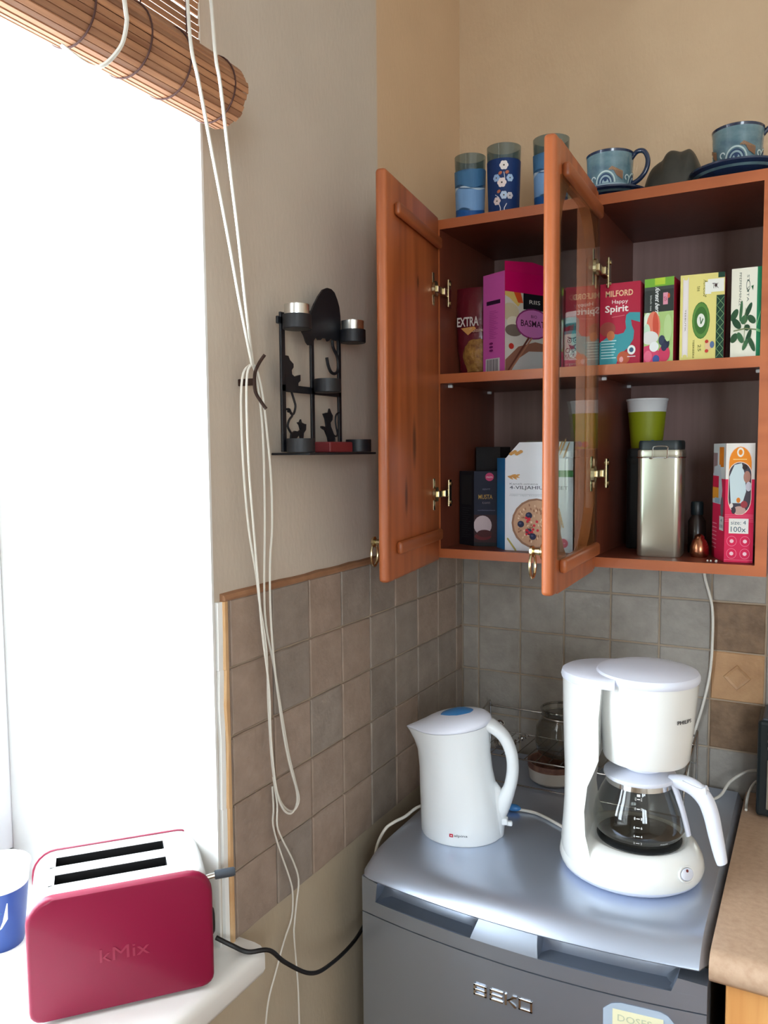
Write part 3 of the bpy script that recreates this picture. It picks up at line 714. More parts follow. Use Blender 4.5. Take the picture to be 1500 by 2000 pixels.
for i in range(9):
    v = i/8; rr.append([(.002+(.033-.006*abs(v-.4))*cos(a_)*(.82+.18*sin(pi*v)), -.004-.0245*(.6+.4*sin(pi*v))*sin(a_), .008+.078*v) for a_ in [radians(5+170*k/14) for k in range(15)]])
MB().loft(rr, close=False, cap=(False, False)).obj('window_of_pasta', 'pasta_yellow', pasta, smooth=True)
a = Art(); a.text('EXTRA', -.028, .095, .045, .018, (206, 196, 190), bold=.02); a.text('Cuisine', -.004, .083, .032, .008, (206, 170, 150), shear=.2); a.poly([(-.02, .092), (-.005, .078), (.012, .090), (.008, .094)], (196, 140, 80))
a.build('lettering', pasta, lambda x, z, d: (x-.004, -.0275-d+.6*x*x, z+.0))
jar = thing('glass_jar', 'small jar with a striped white lid and owl label, behind the glass door', 'jar', (.325, -.225, zS))
MB().lathe([(0, .0), (.021, .0), (.023, .004), (.023, .072), (.019, .084), (.018, .088)], n=28).obj('glass', 'jar_glass', jar, smooth=True)
MB().lathe([(0, .003), (.0215, .003), (.0218, .05), (0, .05)], n=28).obj('contents', 'red_wax', jar, smooth=True)
MB().lathe([(.0195, .084), (.0205, .085), (.0205, .089), (.0198, .090), (.0205, .091), (.0205, .095), (.0198, .096), (.0205, .097), (.0205, .103), (.0195, .105), (0, .105)], n=28).obj('lid', 'white_plastic', jar, smooth=True)
a = Art(); L_ = 2*pi*.0233*.5
a.rect(0, 0, L_, .064, (228, 224, 214), nx=16); a.rect(0, 0, L_, .018, (222, 120, 140), nx=16); a.rect(0, .064, L_, .070, (60, 150, 160), nx=16)
for dx in (.012,):
    for s_ in (0, 1): a.ring(.014+s_*.011, .052, .0032, .0045, (80, 30, 50)); a.ell(.014+s_*.011, .052, .0014, .0014, (60, 20, 40))
    a.line([(.010, .059), (.0195, .055), (.029, .059)], .0015, (80, 30, 50)); a.poly([(.012, .046), (.0195, .030), (.027, .046), (.0195, .042)], (150, 40, 80))
a.text('CHAI', .006, .030, .024, .009, (40, 34, 40), bold=.01); a.text('MASALA', .005, .020, .028, .008, (150, 40, 60)); a.text('organic', .006, .006, .024, .006, (235, 225, 220))
a.build('owl_label', jar, cyl_map(.0233, radians(-140)))

# lower left: dark coffee box, flour box
def art_coffee(a, L, H):
    a.rect(0, 0, 1, 1, (16, 20, 44)); a.ell(.62, .925, .17, .055, (196, 60, 110)); a.text('meira', .5, .91, .24, .03, (240, 220, 230)); a.text('KEVYT', .35, .75, .3, .02, (120, 120, 140))
    a.text('MUSTA', .18, .63, .56, .06, (176, 140, 66), bold=.01); a.text('KAHVI', .34, .565, .3, .03, (120, 110, 120)); a.text('suodatinjauhatus', .15, .47, .7, .02, (110, 110, 140))
    a.rect(0, 0, 1, .42, (50, 22, 28)); a.ell(.35, .28, .36, .13, (196, 176, 180)); a.ell(.36, .13, .34, .05, (96, 22, 28)); a.ell(.42, .17, .3, .05, (70, 20, 24)); a.rect(0, 0, 1, .05, (20, 16, 22))
def art_coffee_side(a, L, H):
    a.rect(0, 0, 1, 1, (24, 24, 30)); a.rect(.15, .55, .85, .95, (38, 38, 40))
    for i in range(14): a.rect(.2, .5-i*.03, .8-.1*(i % 3), .507-i*.03, (54, 54, 58))
carton('coffee_box', 'dark navy coffee box with a pink round logo, in the lower left corner', 'coffee box', [(.127, -.236), (.174, -.222), (.150, -.165), (.087, -.214)], zB, .148, (18, 20, 36), art_coffee, 0, art_coffee_side, 3)
carton('black_carton', 'plain black carton standing behind the dark navy coffee box', 'carton', [(.096, -.15), (.15, -.15), (.15, -.09), (.096, -.09)], zB, .196, (18, 16, 20))
def art_flour(a, L, H):
    B = (226, 230, 240); a.rect(0, 0, 1, .87, B)
    for (x, y, an) in ((.08, .80, .1), (.93, .94, .3)):
        if x < .5:
            for k in range(6): a.ell(x+.02*k, y+.012*(k % 3)-.01, .045, .010, (206, 152, 88), a=-.4+.3*(k % 3))
            a.line([(x-.04, y), (x+.14, y-.01)], .006, (190, 130, 70))
    a.text('Kaneli-omena', .07, .715, .42, .018, (110, 116, 130)); a.text('4-VILJAHIUTALEET', .07, .655, .86, .048, (30, 42, 70)); a.rect(.07, .61, .6, .613, (150, 156, 170)); a.text('nelj\u00e4n viljan hiutaleita', .07, .59, .5, .014, (150, 156, 170))
    a.ell(.47, .30, .37, .27, (150, 112, 92)); a.ell(.48, .30, .35, .25, (196, 156, 128))
    r_ = random.Random(4); Lx = a.L+1
    for i in range(110):
        q = r_.random()**.5*.30; th = r_.uniform(0, 2*pi); col = r_.choice([(222, 190, 160), (168, 122, 96), (232, 206, 180), (150, 104, 80)])
        a.ell(.48+q*cos(th), .30+q*.72*sin(th), .016, .010, col, L=Lx+(i % 4), n=7, a=th)
    a.L = Lx+5
    for x, y in ((.36, .385), (.24, .29), (.36, .21), (.42, .16)): a.ell(x, y, .05, .036, (40, 44, 78)); a.ell(x-.01, y+.008, .02, .012, (74, 80, 120))
    for i in range(14): a.ell(.36+r_.uniform(-.05, .14), .26+r_.uniform(-.08, .1), .02, .015, (204, 40, 60), n=10)
    for k in range(7): a.ell(.05+.018*k, .12-.018*k, .022, .012, (176, 166, 96), a=-.8)
    for k in range(7): a.ell(.80+.01*k, .46-.03*k, .02, .012, (206, 160, 110), a=-.9)
    a.rect(.78, .80, 1, .87, (44, 130, 66)); a.ell(.86, .10, .075, .05, (214, 40, 96)); a.text('4+', .82, .085, .08, .03, (240, 220, 230))
flp = [(.2055, -.274), (.3335, -.268), (.315, -.222), (.1755, -.236)]
def flour_top(t, cx, cy):
    (ax, ay), (bx, by) = flp[0], flp[1]
    m_ = MB(); h0 = .173; h1 = .2035
    pts = [(0, 0, h0), (1, 0, h0), (1, .0, h1), (.22, 0, h1)]
    def P3(u, z, off): return (ax+(bx-ax)*u-cx, ay+(by-ay)*u-cy+off, z)
    m_.loft([[P3(0, h0, 0), P3(1, h0, 0), P3(1, h1, .001), P3(.21, h1, .001)], [P3(0, h0, .0006), P3(1, h0, .0006), P3(1, h1, .0016), P3(.21, h1, .0016)]])
    m_.obj('lid_flap', 'cereal_box_card', t)
    m2 = MB(); m2.loft([[P3(.02, h0, .05), P3(.25, h1+.003, .03), P3(.95, h1+.001, .05), P3(.9, h0, .055)], [P3(.02, h0, .0506), P3(.25, h1+.003, .0306), P3(.95, h1+.001, .0506), P3(.9, h0, .0556)]])
    m2.obj('inner_flap', 'inner_card', t)
    a2 = Art()
    for k in range(7): a2.ell(.60+.05*k, .188+.003*(k % 3), .05, .004, (206, 152, 88), a=.3)
    for k in range(6): a2.ell(.04+.03*k+.05, .182+.002*(k % 3), .03, .003, (206, 152, 88), a=.0)
    o2 = a2.build('flap_print', t, lambda u, v, d: P3(u, v, -d)); o2['kind'] = 'stuff'
mat('inner_card', (120, 110, 100), .7)
def art_blue(a, L, H): a.rect(0, 0, 1, 1, (42, 128, 196))
carton('cereal_box', 'white four-grain cereal box with a fruit bowl picture and blue side, torn open at top', 'cereal box', flp, zB, .174, (226, 230, 240), art_flour, 0, art_blue, 3, flap=flour_top)
tube_ = thing('white_canister', 'white upright canister with green band, seen through the glass door', 'canister', (.3155, -.135, zB))
# lower right: steel tin, dark tin behind, paper cup, spice bottles, red carton
def rrect(w, d, r, n=5):
    p = []
    for (cx, cy, a0) in ((w/2-r, d/2-r, 0), (-w/2+r, d/2-r, 90), (-w/2+r, -d/2+r, 180), (w/2-r, -d/2+r, 270)):
        for i in range(n+1): a_ = radians(a0+90*i/n); p.append((cx+r*cos(a_), cy+r*sin(a_)))
    return p
bpy.data.objects.remove(tube_)
def tin(name, label, loc, w, d, h, rz, key='tin_steel', clasp=True):
    t = thing(name, label, 'tin', loc, rz)
    def rg(s, z, r=.012): return [(x, y, z) for x, y in rrect(w*s, d*s, r)]
    MB().loft([rg(.97, 0), rg(1, .003), rg(1, h-.018)]).obj('body', key, t, smooth=True, angle=40)
    MB().loft([rg(1.0, h-.018), rg(1.02, h-.016), rg(1.02, h-.008), rg(1.0, h-.005), rg(.96, h-.0045)]).obj('neck', key, t, smooth=True, angle=40)
    MB().loft([rg(.97, h-.0045), rg(.98, h+.0), rg(.98, h+.008), rg(.94, h+.0115)]).obj('lid', 'tin_dark', t, smooth=True, angle=40)
    if clasp:
        m_ = MB(); y = -d/2-.002
        m_.tube([(x, yy, h-.018) for x, yy in rrect(w*1.04, d*1.05, .013)], .0011, 6, closed=True)
        m_.tube(smooth_path([(-.016, y-.001, h-.019), (-.011, y-.003, h-.019), (-.010, y-.003, h-.004), (-.007, y-.001, h+.001), (.013, y-.001, h+.001), (.0145, y-.003, h-.004), (.014, y-.003, h-.017), (.009, y-.002, h-.019)], 4), .0011, 6)
        m_.obj('wire_clasp', 'chrome', t, smooth=True)
    return t
tin('steel_tin', 'tall brushed steel storage tin with a dark lid and wire clasp', (.4795, -.222, zB), .074, .072, .192, radians(2))
tin('dark_tin', 'dark storage tin half hidden behind the left of the steel tin', (.427, -.125, zB), .05, .05, .178, radians(-4), 'tin_dark', False)
gc = thing('paper_cup', 'green paper cup with a white top standing on the dark tin', 'cup', (.4345, -.125, zB+.1905))
MB().lathe([(0, .001), (.0275, .001), (.0275, .0), (.0285, .004), (.0345, .068)], n=32).obj('cup_wall', 'cup_green', gc, smooth=True)
MB().lathe([(.0348, .068), (.0370, .088), (.0385, .0895), (.0385, .0925), (.0365, .093), (.0345, .07)], n=32).obj('rim_band', 'cup_white', gc, smooth=True)
a = Art(); a.ell(-.004, .008, .006, .006, (196, 40, 60)); a.ell(.008, .009, .006, .006, (40, 110, 170)); a.build('printed_dots', gc, cyl_map(.0285, radians(-75), rf=lambda v: .0284+.09*v))
def spice(label, loc, h, r, key, cap):
    t = thing('spice_bottle', label, 'bottle', loc)
    MB().lathe([(0, 0), (r*.95, 0), (r, .003), (r, h*.62), (r*.6, h*.72), (r*.55, h*.76)], n=20).obj('glass', key, t, smooth=True)
    MB().lathe([(r*.66, h*.74), (r*.7, h*.76), (r*.7, h*.97), (r*.6, h), (0, h)], n=20).obj('cap', cap, t, smooth=True)
    return t
spice('dark spice bottle with a grey cap, left of the red bag carton', (.532, -.16, zB), .093, .0155, 'spice_dark', 'tin_dark')
sh = thing('pepper_shaker', 'small copper-coloured shaker in front of the dark spice bottle', 'shaker', (.545, -.225, zB))
MB().lathe([(0, 0), (.0135, 0), (.016, .006), (.0155, .018), (.012, .028), (.008, .033), (.0085, .036), (.004, .040), (0, .041)], n=24).obj('body', 'copper', sh, smooth=True)
bead = MB(); 
for dx in (0, .0052, .0135): bead.sphere((dx, 0, .0016), .0019 if dx < .01 else .0024, n=10)
o = bead.obj('beads', 'white_ceramic', None, (.5655, -.283, zB), smooth=True); tag(o, 'three tiny white beads at the front edge of the cabinet bottom', 'beads'); o['kind'] = 'stuff'
def art_bags(a, L, H):
    a.rect(0, 0, 1, 1, (222, 36, 84)); a.poly([(0, .70), (1, .70), (1, 1), (0, 1)], (236, 230, 224))
    def cap_(w, y0, y1, col, n=10):
        r = w; pts = [(.5+w*cos(t), y1-.13+ .13*sin(t)) for t in [pi*i/n for i in range(n+1)]]+[(.5+w*cos(t), y0+.13+.13*sin(t)) for t in [pi+pi*i/n for i in range(n+1)]]
        a.poly(pts, col)
    cap_(.40, .40, .975, (240, 214, 200)); cap_(.385, .41, .97, (240, 140, 30))
    a.ring(.5, .925, .07, .12, (246, 236, 220), sy=.33); a.rect(.25, .862, .72, .870, (250, 200, 120))
    pts = [(.5+.385*cos(t), .74+.10*sin(t)) for t in [pi*i/12 for i in range(13)]]+[(.5+.385*cos(t), .54+.13*sin(t)) for t in [pi+pi*i/12 for i in range(13)]]
    a.poly([(.5+(x-.5)*1.05, .64+(y-.64)*1.03) for x, y in pts], (244, 220, 206)); a.poly(pts, (72, 64, 74))
    a.poly([(.13, .72), (.3, .82), (.55, .835), (.66, .74), (.72, .6), (.6, .50), (.2, .5)], (206, 222, 226)); a.ell(.66, .80, .09, .022, (52, 36, 34)); a.ell(.74, .72, .12, .05, (170, 120, 104)); a.ell(.8, .64, .1, .04, (196, 190, 200)); a.ell(.5, .44, .22, .035, (196, 160, 150)); a.ell(.22, .48, .06, .02, (230, 220, 216)); a.ell(.46, .525, .07, .022, (226, 130, 40)); a.ell(.66, .49, .12, .03, (158, 60, 66)); a.ell(.3, .44, .08, .03, (60, 50, 60))
    for i in range(5): a.rect(0, .40-i*.014, 1, .404-i*.014, (236, 110, 140))
    a.rect(.15, .245, .83, .37, (236, 234, 228)); a.text('size: 4', .22, .32, .52, .034, (40, 80, 96)); a.text('100x', .22, .258, .52, .045, (40, 80, 96))
    for x, y in ((.26, .18), (.72, .18), (.26, .075), (.72, .075)): a.ring(x, y, .16, .175, (244, 130, 160), sy=.25*1.0); a.ell(x, y, .07, .016, (246, 200, 210))
    a.rect(0, .02, 1, .024, (240, 110, 140))
def art_bags_side(a, L, H):
    a.rect(0, 0, 1, 1, (214, 36, 78)); a.rect(0, .7, 1, 1, (206, 206, 208)); a.rect(.0, .74, .35, .92, (150, 120, 124)); a.rect(.5, .8, .86, .97, (232, 130, 34)); a.poly([(.1, .8), (.6, .82), (.8, .6), (.7, .48), (0, .48), (0, .66)], (190, 194, 204)); a.rect(0, .62, .5, .72, (204, 34, 70)); a.rect(0, .52, .5, .62, (228, 150, 50)); a.rect(.2, .485, .6, .53, (150, 170, 190))
    a.ell(.8, .46, .12, .09, (120, 110, 120)); a.rect(.62, .26, .96, .38, (222, 224, 226)); a.text('4', .72, .33, .12, .03, (60, 90, 110)); a.text('100', .66, .28, .25, .03, (60, 90, 110))
    for i in range(7): a.rect(.05, .3-i*.035, .42, .308-i*.035, (236, 150, 170))
carton('bag_carton', 'pink and white carton printed size 4 100x, in the lower right corner', 'carton', [(.590, -.276), (.6335, -.272), (.6265, -.196), (.563, -.200)], zB, .197, (214, 36, 78), art_bags, 0, art_bags_side, 3)

# ============================================================ ON TOP OF THE CABINETS
def tumbler(label, x, y, r, h, kind):
    t = thing('drinking_glass', label, 'drinking glass', (x, y, zT), 0, 'blue drinking glasses on the cabinet')
    prof = [(0, .004), (r*.84, .004), (r*.86, 0), (r*.88, .003)]
    MB().lathe([(0, .001), (r*.84, .001), (r*.87, .004), (r*.94, h*.5), (r*.965, h*.78)], n=36).obj('glass_wall', 'tumbler_dark' if kind == 'flower' else 'tumbler_blue', t, smooth=True)
    MB().lathe([(r*.965, h*.78), (r, h), (r*.95, h), (r*.90, h*.5)], n=36).obj('rim', 'tumbler_clear', t, smooth=True)
    rf = lambda v: r*(.872+.128*v/h)
    a = Art(); Lc = 2*pi*r
    if kind == 'wave':
        def wav(z0, z1, col, ph):
            n = 48; vs = []; fs = []
            for i in range(n+1):
                u = Lc*i/n; vs += [(u, z0+.004*sin(6*pi*i/n+ph)), (u, z1+.003*sin(4*pi*i/n+ph))]
            for i in range(n): fs.append((2*i, 2*i+2, 2*i+3, 2*i+1))
            a.raw(vs, fs, col)
        wav(.030, h*.52, (120, 160, 205), .5); wav(.006, .030, (30, 84, 150), .5); wav(h*.52, h*.535, (190, 210, 225), .5); wav(h*.55, h*.78, (66, 112, 152), 1.5)
    else:
        n = 48; vs = []; fs = []
        for i in range(n+1): vs += [(Lc*i/n, .002), (Lc*i/n, h*.80)]
        for i in range(n): fs.append((2*i, 2*i+2, 2*i+3, 2*i+1))
        a.raw(vs, fs, (24, 52, 104))
        for off in (0, Lc*.5):
            A = lambda x_, z_: (off+x_, z_)
            a.line([A(.016, .004), A(.017, .02), A(.013, .03)], .0016, (226, 226, 230)); a.line([A(.024, .004), A(.025, .02), A(.03, .028)], .0016, (226, 226, 230)); a.line([A(.013, .04), A(.006, .045)], .0012, (226, 226, 230)); a.line([A(.02, .06), A(.026, .072), A(.024, .085)], .0012, (220, 220, 226))
            a.L = 12
            for (x_, z_, s_, col) in ((.024, .097, .0085, (236, 226, 222)), (.020, .066, .009, (240, 222, 218)), (.009, .075, .007, (150, 180, 220)), (.036, .074, .007, (170, 196, 226)), (.024, .043, .0075, (190, 208, 232)), (.010, .033, .0075, (226, 208, 206)), (.036, .042, .0065, (206, 200, 206))):
                for k in range(6): a.ell(off+x_+s_*.55*cos(k*pi/3), z_+s_*.55*sin(k*pi/3), s_*.48, s_*.48, col, n=10, L=a.L+1)
                a.L += 1; a.ell(off+x_, z_, s_*.2, s_*.2, (70, 60, 50), n=8)
            for (x_, z_) in ((.017, .083), (.014, .05), (.030, .084)): a.ell(off+x_, z_, .004, .003, (190, 110, 80), n=8, a=.6)
    a.build('painted_pattern', t, cyl_map(r, radians(-112) if kind == 'flower' else 0, rf=rf))
    return t
tumbler('blue wave-banded drinking glass, leftmost on the cabinet', .1105, -.215, .0305, .134, 'wave')
tumbler('blue drinking glass with painted white flowers on the cabinet', .1815, -.22, .0325, .138, 'flower')
tumbler('blue wave-banded drinking glass half hidden behind the glazed door top', .272, -.215, .0335, .138, 'wave')
def teacup(label, x, y, z, r, h, hang, sauc_r, sauc_label, sz):
    s = thing('saucer', sauc_label, 'saucer', (x, y, zT), 0, 'blue stoneware saucers on the cabinet')
    MB().lathe([(0, .002), (sauc_r*.45, .0), (sauc_r*.5, .003), (sauc_r*.8, sz*.55), (sauc_r, sz), (sauc_r*1.0, sz+.003), (sauc_r*.78, sz*.55+.005), (sauc_r*.5, .008), (0, .007)], n=48).obj('dish', 'glaze_navy', s, smooth=True)
    rg = MB(); rg.lathe([(sauc_r*.62, sz*.30+.0005), (sauc_r*.93, sz*.84-.0012)], n=48); rg.obj('glazed_underside', 'glaze_blue', s, smooth=True)
    t = thing('teacup', label, 'teacup', (x, y, z), 0, 'blue stoneware teacups on the cabinet')
    MB().lathe([(0, .0), (r*.82, .0), (r*.86, .003), (r*.86, .010), (r*.92, .013)], n=40).obj('foot', 'glaze_navy', t, smooth=True)
    MB().lathe([(r*.92, .013), (r*.95, h*.4), (r, h-.005)], n=40).obj('bowl', 'glaze_blue', t, smooth=True)
    MB().lathe([(r, h-.005), (r*1.02, h-.001), (r*.99, h), (r*.93, h-.002), (r*.88, .02), (0, .015)], n=40).obj('rim', 'glaze_navy', t, smooth=True)
    rs = r
    ca, sa = cos(hang), sin(hang)
    pts = [((rs-.003+q)*ca, (rs-.003+q)*sa, zz) for q, zz in ((0, h*.84), (.010, h*.97), (.022, h*.95), (.029, h*.76), (.026, h*.52), (.014, h*.34), (.0, h*.26))]
    MB().tube(smooth_path(pts, 5), .0042, 10).obj('handle', 'glaze_navy', t, smooth=True)
    a = Art(); w = .001
    for off in [k*.062 for k in range(4)]:
        n = 20; a.L = 0
        for (r0, r1, col) in ((.0155, .018, (180, 198, 196)), (.0115, .0135, (40, 62, 96)), (.0, .0112, (150, 172, 178)), (.006, .0085, (40, 62, 96))):
            a.ring(off, .019, r0, r1, col, a0=0, a1=pi, sy=1.15)
        a.ell(off, .024, .003, .003, (40, 62, 96), n=10)
        for k in range(7): a.line([(off+.006+k*.0035, .040-.0004*k), (off+.012+k*.003, .047-.0014*k-.002)], .0022, (150, 116, 86)); a.line([(off+.012+k*.003, .045-.0014*k), (off+.021+k*.0015, .030-.001*k)], .0020, (138, 102, 76))
        a.ring(off-.022, .028, .003, .005, (190, 204, 204), a0=0, a1=pi*1.4)
    Lc = 2*pi*r; a.rect(0, .0135, Lc, .0175, (150, 168, 178), nx=48)
    a.build('painted_pattern', t, cyl_map(r, radians(-88), rf=lambda v: r*(.92+.03*min(1, max(0, (v-.013)/(h*.4-.013)))+.05*max(0, (v-h*.4)/(h*.6)))+.0004))
    return t
teacup('patterned blue stoneware teacup, handle right, beside the glazed door', .384, -.232, .7468, .0405, .076, radians(-5), .066, 'dark blue saucer under the teacup beside the glazed door', .013)
teacup('blue stoneware teacup at the right end of the cabinet top, cut by the frame', .592, -.226, .7530, .0400, .076, radians(8), .076, 'wide dark blue saucer under the right-hand teacup', .021)
prof = [(-1, .05), (-.95, .30), (-.85, .52), (-.7, .70), (-.5, .79), (-.36, .83), (-.25, .93), (-.1, .99), (.05, .98), (.18, .95), (.32, .955), (.45, .95), (.6, .84), (.75, .64), (.88, .42), (.97, .2), (1, .05)]
lump = MB(); rr = []
for u, h_ in [tuple(p) for p in smooth_path([(a_, b_, 0) for a_, b_ in prof], 3) for p in [(p.x, p.y)]]:
    w_ = .043*math.sqrt(max(.02, 1-abs(u)**2.6))
    rr.append([(u*.0545, w_*(cos(t)+.10*noise.noise(Vector((u*2, cos(t)*2, 3)))), max(0, .086*h_*abs(sin(t))**.75*(1+.04*noise.noise(Vector((u*2.5, t*1.5, 7)))*sin(t)))) for t in [pi*j/20 for j in range(21)]])
lump.loft(rr)
o = lump.obj('stone_ornament', 'stone_dark', None, (.489, -.195, zT), smooth=True, angle=180); tag(o, 'dark olive-grey lumpy rounded ornament between the two teacups', 'ornament')

# ============================================================ KETTLE
KX, KY, KZ = .182, -.428, -.3715
ket = thing('kettle', 'white plastic kettle with a blue lid button and side loop handle', 'kettle', (KX, KY, KZ), radians(14))
def kring(cx, rx, ry, z, sp=0., tilt=0., n=40):
    out = []
    for j in range(n):
        a_ = 2*pi*j/n; c, s = cos(a_), sin(a_); x = cx+rx*c; y = ry*s
        if c < 0: q = (-c)**7; x -= sp*q; y *= 1-.55*min(1, q*sp/.02)
        out.append((x, y, z-tilt*(x-cx)))
    return out
secs = [(0, .0715, .065, 0, 0), (0, .0728, .0665, .004, 0), (-.0015, .0722, .066, .03, 0), (-.006, .0690, .064, .075, 0), (-.011, .0650, .061, .115, 0), (-.013, .0635, .0595, .145, .003), (-.014, .0635, .059, .165, .009), (-.0145, .0645, .059, .183, .016), (-.0145, .0655, .0595, .1925, .0205)]
_kr = kring
def kring(cx, rx, ry, z, sp=0., tilt=None, n=40):
    return _kr(cx, rx, ry, z, sp, -.13*max(0, (z-.15)/.0425 if z < .1925 else 1) if tilt is None else tilt, n)
MB().loft([kring(c, a_, b_, z, s) for c, a_, b_, z, s in secs], cap=(True, False)).obj('body', 'white_plastic', ket, smooth=True, angle=50)
lidr = []
for i in range(9):
    t = i/8; s_ = math.sqrt(max(0, 1-t*t)) if i < 8 else .02
    lidr.append(kring(-.0145+.012*t, .0655*max(s_, .03)**.9, .0595*max(s_, .03)**.9, .1925+.0012+.0235*t, .0205*s_**3*max(0, 1-2.5*t)))
MB().loft([kring(-.0145, .0650, .0590, .1925, .020)]+lidr).obj('lid', 'lid_white', ket, smooth=True, angle=70)
bt = MB(); bt.loft([[(-.006+.031*cos(a_)*s_, -.006+.027*sin(a_)*s_*(1 if cos(a_) > 0 else 1-.25*(-cos(a_))), .2160+h_+.16*(.027*sin(a_)*s_)+.09*.031*cos(a_)*s_-.05*(.024*cos(a_)*s_)*0-.0035*(s_*s_)) for a_ in [2*pi*j/28 for j in range(28)]] for s_, h_ in ((1.05, -.004), (1.0, .0008), (.7, .0022), (.3, .0028))])
lab(bt.obj('lid_button', 'blue_plastic', ket, smooth=True, angle=60), 'sky blue oval button')
# handle: flattened loop whose lower end runs into a fin on the body
hp = smooth_path([(-.004, 0, .199), (.024, 0, .203), (.052, 0, .195), (.074, 0, .177), (.0870, 0, .148), (.0895, 0, .116), (.0835, 0, .084), (.070, 0, .056), (.054, 0, .030)], 5)
rr = []
for i, p in enumerate(hp):
    t = (hp[min(i+1, len(hp)-1)]-hp[max(i-1, 0)]).normalized(); w = Vector((0, 1, 0)); u = t.cross(w)
    f_ = i/(len(hp)-1); wd = .018-.004*sin(pi*f_)+.014*max(0, 1-f_/.4); th = .0125-.002*sin(pi*f_)+(.010*max(0, (f_-.75)/.25))
    rr.append([p+w*(wd*cos(a_))+u*(th*math.copysign(abs(sin(a_))**.8, sin(a_))) for a_ in [2*pi*j/16 for j in range(16)]])
MB().loft(rr).obj('handle', 'white_plastic', ket, smooth=True, angle=60)
fin = MB(); fin.loft([[(cx_+rx_*cos(t), w_*sin(t), z) for t in [2*pi*j/20 for j in range(20)]] for z, cx_, rx_, w_ in ((.0, .050, .0245, .028), (.02, .050, .0262, .027), (.045, .049, .0285, .0235), (.066, .050, .0265, .019), (.084, .050, .0185, .014), (.094, .050, .010, .009))]); fin.obj('handle_root', 'white_plastic', ket, smooth=True, angle=60)
sw_ = MB(); sw_.box((.070, -.014, .022), (.082, .002, .034), .003); sw_.box((.080, -.010, .020), (.090, -.002, .028), .002); sw_.obj('switch', 'white_plastic', ket)
def kr_(v):  # body radius in y near the front
    return .0665-.0000
a = Art(); a.rect(0, 0, .0062, .0058, (196, 30, 60)); a.rect(.002, .0018, .0044, .0038, (240, 230, 232)); a.text('alpina', .008, .0003, .022, .0055, (70, 74, 82))
a.build('lettering', ket, lambda u, v, d: ((.0728+d)*cos(radians(-99)+u/.070), (.0667+d)*sin(radians(-99)+u/.070), .017+v))
kc = MB().tube(smooth_path([(.040, -.50, -.46), (.042, -.492, -.41), (.052, -.478, -.379), (.064, -.462, -.3685), (.074, -.44, -.3655), (.088, -.405, -.357), (.125, -.37, -.358), (.19, -.345, -.362), (.232, -.318, -.3665), (.28, -.31, -.3685), (.33, -.335, -.3685), (.345, -.345, -.3685)], 6), .0028, 8)
kc_o = kc.obj('power_cord', 'cord_white', None, smooth=True)
tag(kc_o, 'white flex running behind the kettle to the coffee machine', 'cord')
bc = MB(); bc.sphere((0, 0, 0), 1, (.016, .008, .0065), n=16); o = bc.obj('cord_clip', 'blue_plastic', kc_o, (.237, -.315, -.3645), (0, 0, .1), smooth=True); lab(o, 'blue oval clip')

# ============================================================ COFFEE MACHINE
MX, MY, MZ = .474, -.420, -.3717
cm = thing('coffee_machine', 'white filter coffee machine with a round domed head on the fridge', 'coffee machine', (MX, MY, MZ), radians(6))
def ell(cx, rx, ry, z, n=48, p=1.0):
    return [(cx+rx*math.copysign(abs(cos(t))**p, cos(t)), ry*math.copysign(abs(sin(t))**p, sin(t)), z) for t in [2*pi*j/n for j in range(n)]]
MB().loft([ell(0, .098, .092, 0), ell(0, .107, .100, .006), ell(0, .110, .103, .011)], cap=(True, False)).obj('underside', 'lid_white', cm, smooth=True, angle=50)
MB().loft([ell(0, .110, .103, .011), ell(0, .1125, .106, .020), ell(0, .110, .103, .034), ell(.001, .102, .095, .048), ell(.004, .092, .085, .056), ell(.010, .080, .076, .0585), ell(.012, .074, .072, .0575), ell(.012, .070, .070, .055)]).obj('base', 'cream_plastic', cm, smooth=True, angle=50)
hpm = MB(); hpm.loft([ell(.013, .066, .066, .0552), ell(.013, .066, .066, .0575), ell(.013, .060, .060, .058)]); hpm.obj('hot_plate', 'carafe_dark', cm, smooth=True)
# column: crescent section, concave side toward the jug
def col_ring(z, xb, xf, hy, hol, n=24):
    out = []
    for j in range(n+1):
        a_ = pi/2+pi*j/n; out.append((xf+(xb-xf)*-cos(a_)*1.0 if False else xf-(xf-xb)*(-cos(a_)), hy*sin(a_), z))
    for j in range(1, n):
        t = -1+2*j/n; out.append((xf-hol*(1-t*t), hy*t, z))
    return out
cr = [(.024, -.108, -.040, .088, .0), (.045, -.1095, -.052, .084, .004), (.075, -.107, -.061, .076, .008), (.11, -.105, -.064, .069, .009), (.15, -.105, -.060, .067, .008), (.175, -.106, -.050, .067, .006), (.195, -.107, -.043, .068, .004), (.26, -.109, -.044, .069, .0), (.309, -.110, -.04, .070, .0)]
MB().loft([col_ring(*c) for c in cr]).obj('column', 'cream_plastic', cm, smooth=True, angle=45)
clr = [(.309, -.112, -.02, .0725, 0), (.313, -.113, -.02, .0735, 0), (.321, -.111, -.02, .072, 0), (.3245, -.105, -.02, .067, 0)]
MB().loft([col_ring(*c) for c in clr]).obj('tank_lid', 'lid_white', cm, smooth=True, angle=35)
HX = .022
MB().loft([ell(HX-.002, .054, .054, .1835), ell(HX-.001, .064, .064, .1865), ell(HX-.0005, .0665, .0665, .192), ell(HX, .070, .070, .235), ell(HX, .0755, .0755, .295), ell(HX, .0765, .0765, .315)]).obj('filter_housing', 'cream_plastic', cm, smooth=True, angle=40)
MB().loft([ell(HX, .0775, .0775, .315), ell(HX, .079, .079, .318), ell(HX, .079, .079, .324), ell(HX, .0765, .0765, .328), ell(HX, .062, .062, .3325), ell(HX, .035, .035, .3355), ell(HX, .01, .01, .336)]).obj('housing_lid', 'lid_white', cm, smooth=True, angle=35)
